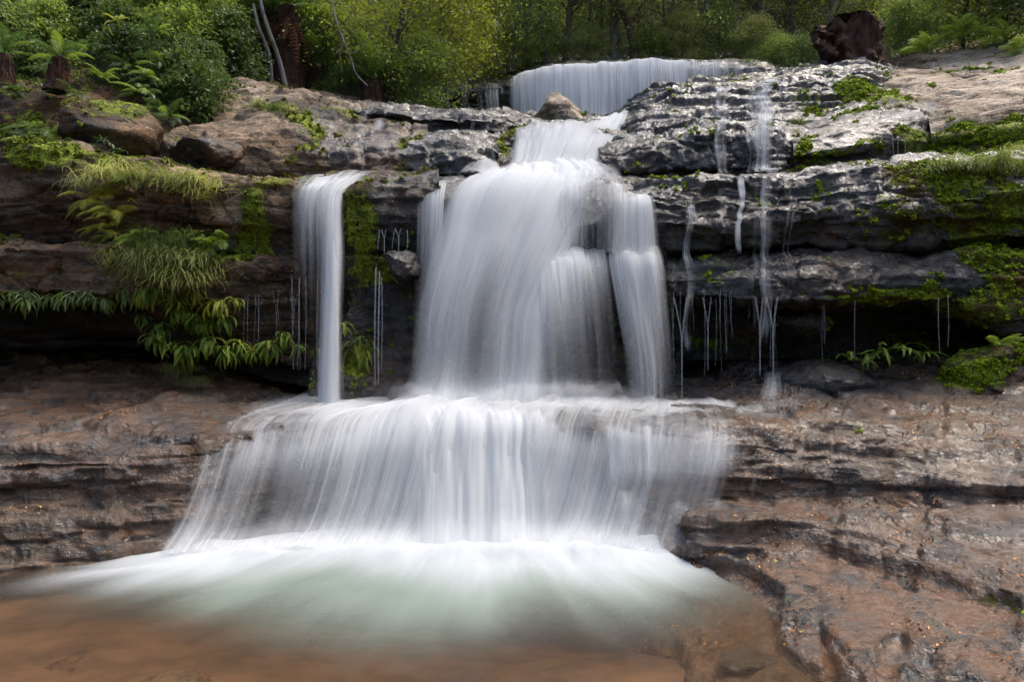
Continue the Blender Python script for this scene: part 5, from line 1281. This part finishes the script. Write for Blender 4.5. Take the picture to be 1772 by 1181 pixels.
# hanging strap ferns below the left ledge
row([(x, 512+6*math.sin(x*.05), 8.0) for x in range(5, 240, 17)], 'strap', FERN_PALE, 20, 0.21, 'pale drooping fern in the row under the grey-brown left ledge', 'fern', 'hanging ferns under the left ledge', mix=FERN_BRIGHT)
row([(x, y, 7.95) for x, y in ((245, 505), (268, 520), (292, 508), (318, 515), (340, 508), (372, 525), (398, 520))], 'strap', FERN_YELLOW, 24, 0.26, 'yellow-green drooping fern below the dry grass on the left', 'fern', 'yellow ferns below the dry grass', mix=FERN_BRIGHT)
row([(x, y, 8.0) for x, y in ((255, 545), (285, 555), (310, 545), (338, 548), (362, 555), (390, 548))], 'strap', FERN_BRIGHT, 22, 0.24, 'green drooping fern in the middle tier of the left fern bank', 'fern', 'middle ferns of the left fern bank')
row([(x, y, 7.95) for x, y in ((262, 592), (285, 600), (308, 592), (335, 596), (362, 590), (390, 598), (415, 592), (440, 600), (465, 592), (486, 588))], 'strap', FERN_BRIGHT, 24, 0.28, 'green fern in the lowest tier of the left fern bank', 'fern', 'lowest ferns of the left fern bank', mix=FERN_YELLOW)
row([(x, y, 8.05) for x, y in ((598, 565), (612, 590), (628, 580), (640, 600), (605, 610))], 'strap', FERN_YELLOW, 12, .26, 'small yellow-green fern on the mossy wall right of the slim fall', 'fern', 'ferns on the mossy wall', mix=FERN_BRIGHT)
row([(520, 600, 8.1), (540, 598, 8.1)], 'strap', FERN_BRIGHT, 10, .18, 'small green fern behind the foot of the slim left fall', 'fern', 'ferns behind the slim fall')
row([(1470, 610, 7.9), (1505, 608, 7.85), (1530, 606, 7.85), (1560, 606, 7.8), (1585, 610, 7.8)], 'strap', FERN_BRIGHT, 7, .32, 'green broad-leaved fern under the right overhang', 'fern', 'ferns under the right overhang', tilt=(-.3, .4))
row([(1735, 595, 7.3)], 'fern', FERN_BRIGHT, 7, .28, 'feathery fern on the moss-capped rock at the right edge', 'fern', None, tilt=(-.2, .5))
row([(1335, 145, 14.2), (1262, 140, 14.3)], 'strap', FERN_YELLOW, 9, .3, 'yellow fern growing through the upper cascade', 'fern', 'ferns in the upper cascade')
# bright ferns on the grassy face
row([(165, 350, 7.9), (190, 365, 7.88), (182, 385, 7.88)], 'fern', FERN_YELLOW, 11, .40, 'bright yellow fern hanging on the left ledge face', 'fern', 'bright ferns on the left ledge face', tilt=(-.8, .1))
row([(225, 318, 7.95), (190, 405, 7.92), (235, 405, 7.95)], 'fern', FERN_BRIGHT, 9, .32, 'small green fern on the grassy left ledge face', 'fern', 'small ferns on the left ledge face', tilt=(-.8, .2))
row([(345, 405, 8.0), (372, 425, 7.98), (400, 408, 8.0), (330, 410, 8.0)], 'fern', FERN_BRIGHT, 9, .32, 'green fern in the mossy corner of the left ledge', 'fern', 'ferns in the mossy left corner', tilt=(-.6, .3))
# ferns on the bank, top left
row([(178, 140, 9.4)], 'tree', FERN_BRIGHT, 12, .40, 'bright spreading fern on top of the brown boulder', 'fern', None, spread=(0, 6.28), tilt=(-.1, .3))
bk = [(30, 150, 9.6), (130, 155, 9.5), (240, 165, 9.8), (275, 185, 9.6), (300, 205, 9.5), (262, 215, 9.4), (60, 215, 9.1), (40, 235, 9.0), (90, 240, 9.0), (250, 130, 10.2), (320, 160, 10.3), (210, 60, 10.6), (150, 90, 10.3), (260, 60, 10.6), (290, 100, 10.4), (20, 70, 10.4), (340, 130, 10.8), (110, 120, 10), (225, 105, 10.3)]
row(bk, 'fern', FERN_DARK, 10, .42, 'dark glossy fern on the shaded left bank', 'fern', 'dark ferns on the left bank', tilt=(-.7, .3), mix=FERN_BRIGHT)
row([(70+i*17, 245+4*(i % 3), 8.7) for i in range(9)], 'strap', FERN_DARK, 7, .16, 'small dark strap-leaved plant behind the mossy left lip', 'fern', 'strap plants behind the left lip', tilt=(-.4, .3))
row([(210, 40, 10.2)], 'strap', FERN_YELLOW, 6, .34, 'pale broad-leaved plant hanging high on the dark bank', 'fern', None)
row([(1625, 75, 13), (1660, 60, 12.8), (1700, 55, 12.6), (1735, 70, 12.2), (1765, 80, 11.8), (1600, 92, 13)], 'fern', FERN_BRIGHT, 11, .55, 'light green fern above the beige slabs at the upper right', 'fern', 'ferns above the beige slabs', spread=(0, 6.28), tilt=(-.2, .4))

# tree ferns
def tree_fern(px, py, d, h, r0, label, nf=12, L=1.3, skirt=True, lean=0.):
    e = link('tree_fern', None, None, None, label, 'tree fern', 'tree ferns of the left bank'); c = P(px, py, d); e.location = c
    nz, nt_ = 40, 28
    z = np.linspace(0, 1, nz)[:, None]; th = np.linspace(0, 2*np.pi, nt_)[None]
    rad = r0*(1.25-.3*z+.35*np.exp(-z*6))+0*th
    p = np.stack([rad*np.cos(th)+lean*z*h, rad*np.sin(th), z*h+0*th], -1).reshape(-1, 3)
    n = np.stack([np.cos(th)+0*z, np.sin(th)+0*z, 0*rad], -1).reshape(-1, 3)
    p = p+n*(r0*.35*ridged(p*np.array([14, 14, 6])+px, 3, 4))[:, None]
    link('trunk', mesh_np('trunk', p, grid_faces(nz, nt_), FIBRE), e)
    top = np.array([lean*h, 0, h]); sh = []
    for k in range(70):
        a = rf.uniform(0, 6.28); z0 = rf.uniform(.3, 1.0); q = [np.array([math.cos(a)*r0*(1.2+.5*f)*(1.2-.3*z0)+lean*z0*h, math.sin(a)*r0*(1.2+.5*f), h*(z0-.28*f*f-.03*f)]) for f in (0, .4, .75, 1)]
        sh.append(tube(q, np.array([.010, .008, .005, .002])*(.6+r0*4), 4))
    link('fibre', mesh_np('fibre', *join(sh), FIBRE), e, kind='stuff')
    for k in range(nf):
        o = link('frond', frond_mesh(('tree', k % 4), FERN_DARK if k % 3 else FERN_BRIGHT), e); s = L*rf.uniform(.8, 1.1)
        o.scale = (s, s, s); o.location = top; o.rotation_euler = (rf.uniform(-.25, .5), rf.uniform(-.1, .1), k/nf*6.28+rf.uniform(-.2, .2))
    if skirt:
        for k in range(nf+4):
            o = link('dead_frond', frond_mesh(('dead', k % 3), DEAD), e); s = h*.75*rf.uniform(.7, 1.05)
            o.scale = (s, s, s); o.location = top-np.array([0, 0, .05]); o.rotation_euler = (rf.uniform(-.2, .1), 0, k/(nf+4)*6.28+rf.uniform(-.2, .2))
tree_fern(95, 158, 9.45, .46, .085, 'short thick-trunked tree fern standing on the left bank', 11, .50, True, .15)
tree_fern(8, 155, 9.8, .5, .075, 'tree fern trunk at the left edge of the picture', 7, .6, True)
tree_fern(500, 165, 13.2, 1.7, .16, 'tree fern with a rust-brown skirt behind the pale leaning trunks', 14, 1.7)
tree_fern(465, 155, 13.6, 1.6, .15, 'tree fern with brown skirt left of the leaning trunks', 12, 1.6)
tree_fern(645, 190, 13.0, .55, .14, 'low tree fern with arching fronds under the bright tree', 12, 1.0)
tree_fern(545, 175, 13.8, .7, .14, 'shaded tree fern between the leaning trunks and the bright tree', 12, 1.3)

# grass tufts
def grass_mesh(seed, n, L, droop, mat):
    r = np.random.default_rng(seed); out = []
    for k in range(n):
        t, s, ang = arc(6, L*r.uniform(.5, 1.1), r.uniform(.2, 1.2), droop*r.uniform(.7, 1.2))
        a = r.uniform(math.pi*.5, math.pi*1.5); ca, sa = math.cos(a), math.sin(a)
        s = np.stack([s[:, 0]*ca-s[:, 1]*sa, s[:, 0]*sa+s[:, 1]*ca, s[:, 2]], 1)+np.array([r.normal()*.10, r.normal()*.03, r.normal()*.03])
        w = np.outer(.0045*(1-t*.85), [ca, sa, .2]); V = np.concatenate([s-w, s+w]); i = np.arange(5)
        out.append((V, np.stack([i, i+6, i+7, i+1], 1)))
    return mesh_np('grass_tuft', *join(out), mat, False)
gm = {k: [grass_mesh(10+j, 150, .40, 1.75, m_) for j in range(3)] for k, m_ in (('dry', GRASS), ('green', GRASS_G))}
def grass(spots, kind, what, group, s=1.):
    for i, (px, py, d) in enumerate(spots):
        px += rf.uniform(-8, 8); py += rf.uniform(-9, 12)
        o = link('grass_tuft', gm[kind if rf.random() < .75 else 'green'][i % 3], None, P(px, py, d), what+(f', {ORD[i]} from the left' if len(spots) > 1 else ''), 'grass tuft', group)
        k = s*rf.uniform(.55, 1.2); o.scale = (k, k, k*rf.uniform(.8, 1.3)); o.rotation_euler = (rf.uniform(-.2, .2), rf.uniform(-.3, .3), rf.uniform(-.6, .6))
grass([(158, 318, 7.9), (185, 306, 7.9), (212, 312, 7.9), (240, 306, 7.9), (262, 318, 7.9), (292, 316, 7.9), (322, 320, 7.9), (342, 326, 7.9)], 'dry', 'tuft of dry straw grass hanging over the left ledge', 'dry grass over the left ledge', 1.1)
grass([(215, 440, 7.9), (240, 448, 7.88), (265, 450, 7.88), (290, 446, 7.88), (318, 452, 7.88), (340, 455, 7.9), (280, 478, 7.85), (310, 480, 7.85), (335, 482, 7.88)], 'dry', 'tuft of yellowish grass on the middle left ledge', 'grass on the middle ledge', 1.15)
grass([(255, 425, 8.0), (300, 428, 8.0)], 'green', 'green grass tuft along the back of the middle ledge', 'green grass on the middle ledge')
grass([(455, 185, 10.3), (475, 182, 10.35), (497, 188, 10.3), (515, 195, 10.2)], 'green', 'small grass tuft on the pale sloping slab', 'grass on the pale slab', .8)
grass([(505, 185, 10.2)], 'dry', 'dry hanging straws at the edge of the pale slab', None, .8)
grass([(1380, 205, 9.6)], 'green', 'bright grass tuft beside the tilted grey slab', None, .8)
grass([(1640, 290, 7.95), (1672, 285, 7.9), (1702, 290, 7.88), (1735, 284, 7.85), (1762, 288, 7.82)], 'green', 'pale grass tuft hanging on the mossy right ledge', 'grass on the right ledge', .95)
grass([(300, 640, 8.2), (322, 650, 8.1), (345, 655, 8.05)], 'green', 'grassy moss clump at the back of the red shelf', 'grass on the red shelf', .6)

# moss cushions
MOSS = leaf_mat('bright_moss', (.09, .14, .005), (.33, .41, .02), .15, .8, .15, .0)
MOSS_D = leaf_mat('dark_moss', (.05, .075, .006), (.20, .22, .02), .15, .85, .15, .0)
ico = None
def moss():
    import bmesh
    bm = bmesh.new(); bmesh.ops.create_icosphere(bm, subdivisions=1, radius=1)
    B = np.array([v.co for v in bm.verts]); Bf = np.array([[v.index for v in f.verts] for f in bm.faces]); bm.free()
    for (o, C, nn, seed) in MOSS_SPOTS:
        r = np.random.default_rng(seed)
        # cushions: each a dome of small sprigs
        keep = r.random(len(C)) < (.28 if C[:, 0].mean() > .5 else .16); C0, n0 = C[keep], nn[keep]; per = 17
        R = np.exp(r.normal(size=len(C0))*.35)*.030
        off = r.normal(size=(len(C0), per, 3)); off /= np.linalg.norm(off, axis=2)[..., None]+1e-9; off *= r.random((len(C0), per, 1))**.4
        off += n0[:, None]*np.clip(-(off*n0[:, None]).sum(2), 0, 1)[..., None]*1.4
        C = (C0[:, None]+off*R[:, None, None]).reshape(-1, 3); nn = np.repeat(n0, per, 0); n = len(C)
        if n == 0: continue
        s = np.exp(r.normal(size=n)*.35)*.0085
        rnd = 1+.35*r.normal(size=(n, len(B), 1))
        V = B[None]*rnd*np.array([1, 1, .75])*s[:, None, None]
        V = V+C[:, None]+nn[:, None]*s[:, None, None]*.35
        Fc = (Bf[None]+(np.arange(n)*len(B))[:, None, None]).reshape(-1, 3)
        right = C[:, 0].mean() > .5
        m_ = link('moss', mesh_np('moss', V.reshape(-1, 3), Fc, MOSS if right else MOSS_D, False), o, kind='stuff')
moss()
def litter():
    C = np.concatenate([a for a, b in LEAF_SPOTS]); nn = np.concatenate([b for a, b in LEAF_SPOTS])
    r = np.random.default_rng(9)
    V, Fc = leaves_at(C+nn*.006, .024, r, .9, .6)
    m, nt, out = new_mat('fallen_leaf'); g = N(nt)
    co = g.node('ShaderNodeTexCoord').outputs['Object']
    rp = g.node('ShaderNodeValToRGB'); nt.links.new(g.noise(co, 23, 1, .5), rp.inputs[0])
    rp.color_ramp.elements[0].position = .35; rp.color_ramp.elements[0].color = (.12, .035, .012, 1)
    rp.color_ramp.elements[1].position = .62; rp.color_ramp.elements[1].color = (.55, .33, .08, 1)
    k = rp.color_ramp.elements.new(.5); k.color = (.42, .14, .035, 1)
    b = g.node('ShaderNodeBsdfPrincipled'); nt.links.new(rp.outputs[0], b.inputs[0]); b.inputs['Roughness'].default_value = .6
    nt.links.new(b.outputs[0], out.inputs[0])
    link('fallen_leaves', mesh_np('fallen_leaves', V, Fc, m, False), kind='stuff', label='scattered small orange and brown fallen leaves on the wet rocks', cat='leaf litter')
litter()
# ------------------------------------------------------------------ unseen wooded valley round and behind the viewer, added to block low sky
def valley():
    x = np.linspace(-40, 40, 80); y = np.linspace(-40, 11, 60)
    X, Y = np.meshgrid(x, y); p = np.stack([X, Y, X*0], -1).reshape(-1, 3)
    side = np.maximum(np.abs(p[:, 0])-7.5, 0); back = np.maximum(-7-p[:, 1], 0)
    z = -1.2+.95*side+.35*back+.2*fbm(p*.4, 3, 2)
    link('valley_floor', mesh_np('valley_floor', np.stack([p[:, 0], p[:, 1], z], 1), grid_faces(*X.shape), SOIL), kind='structure', label='dark wooded valley sides around the viewer')
    r = np.random.default_rng(4); C = []
    while len(C) < 15000:
        q = np.array([r.uniform(-22, 22), r.uniform(-22, 10)])
        s = max(abs(q[0])-9.0, -9-q[1])
        if s < 0 or s > 8: continue
        hgt = r.uniform(0, 1)**.8*(2.6+1.0*math.sin(q[0]*.9)+1.5*math.sin(q[1]*1.3))  # leaf mass height set by how much sky light reaches the rocks
        C.append((q[0], q[1], -1+hgt))
    V, Fc = leaves_at(np.array(C), .62, r, .5, .6)
    link('forest', mesh_np('forest', V, Fc, LEAF_MID, False), kind='stuff', label='unseen forest of the valley around the viewer, added to block low sky', cat='forest')
valley()
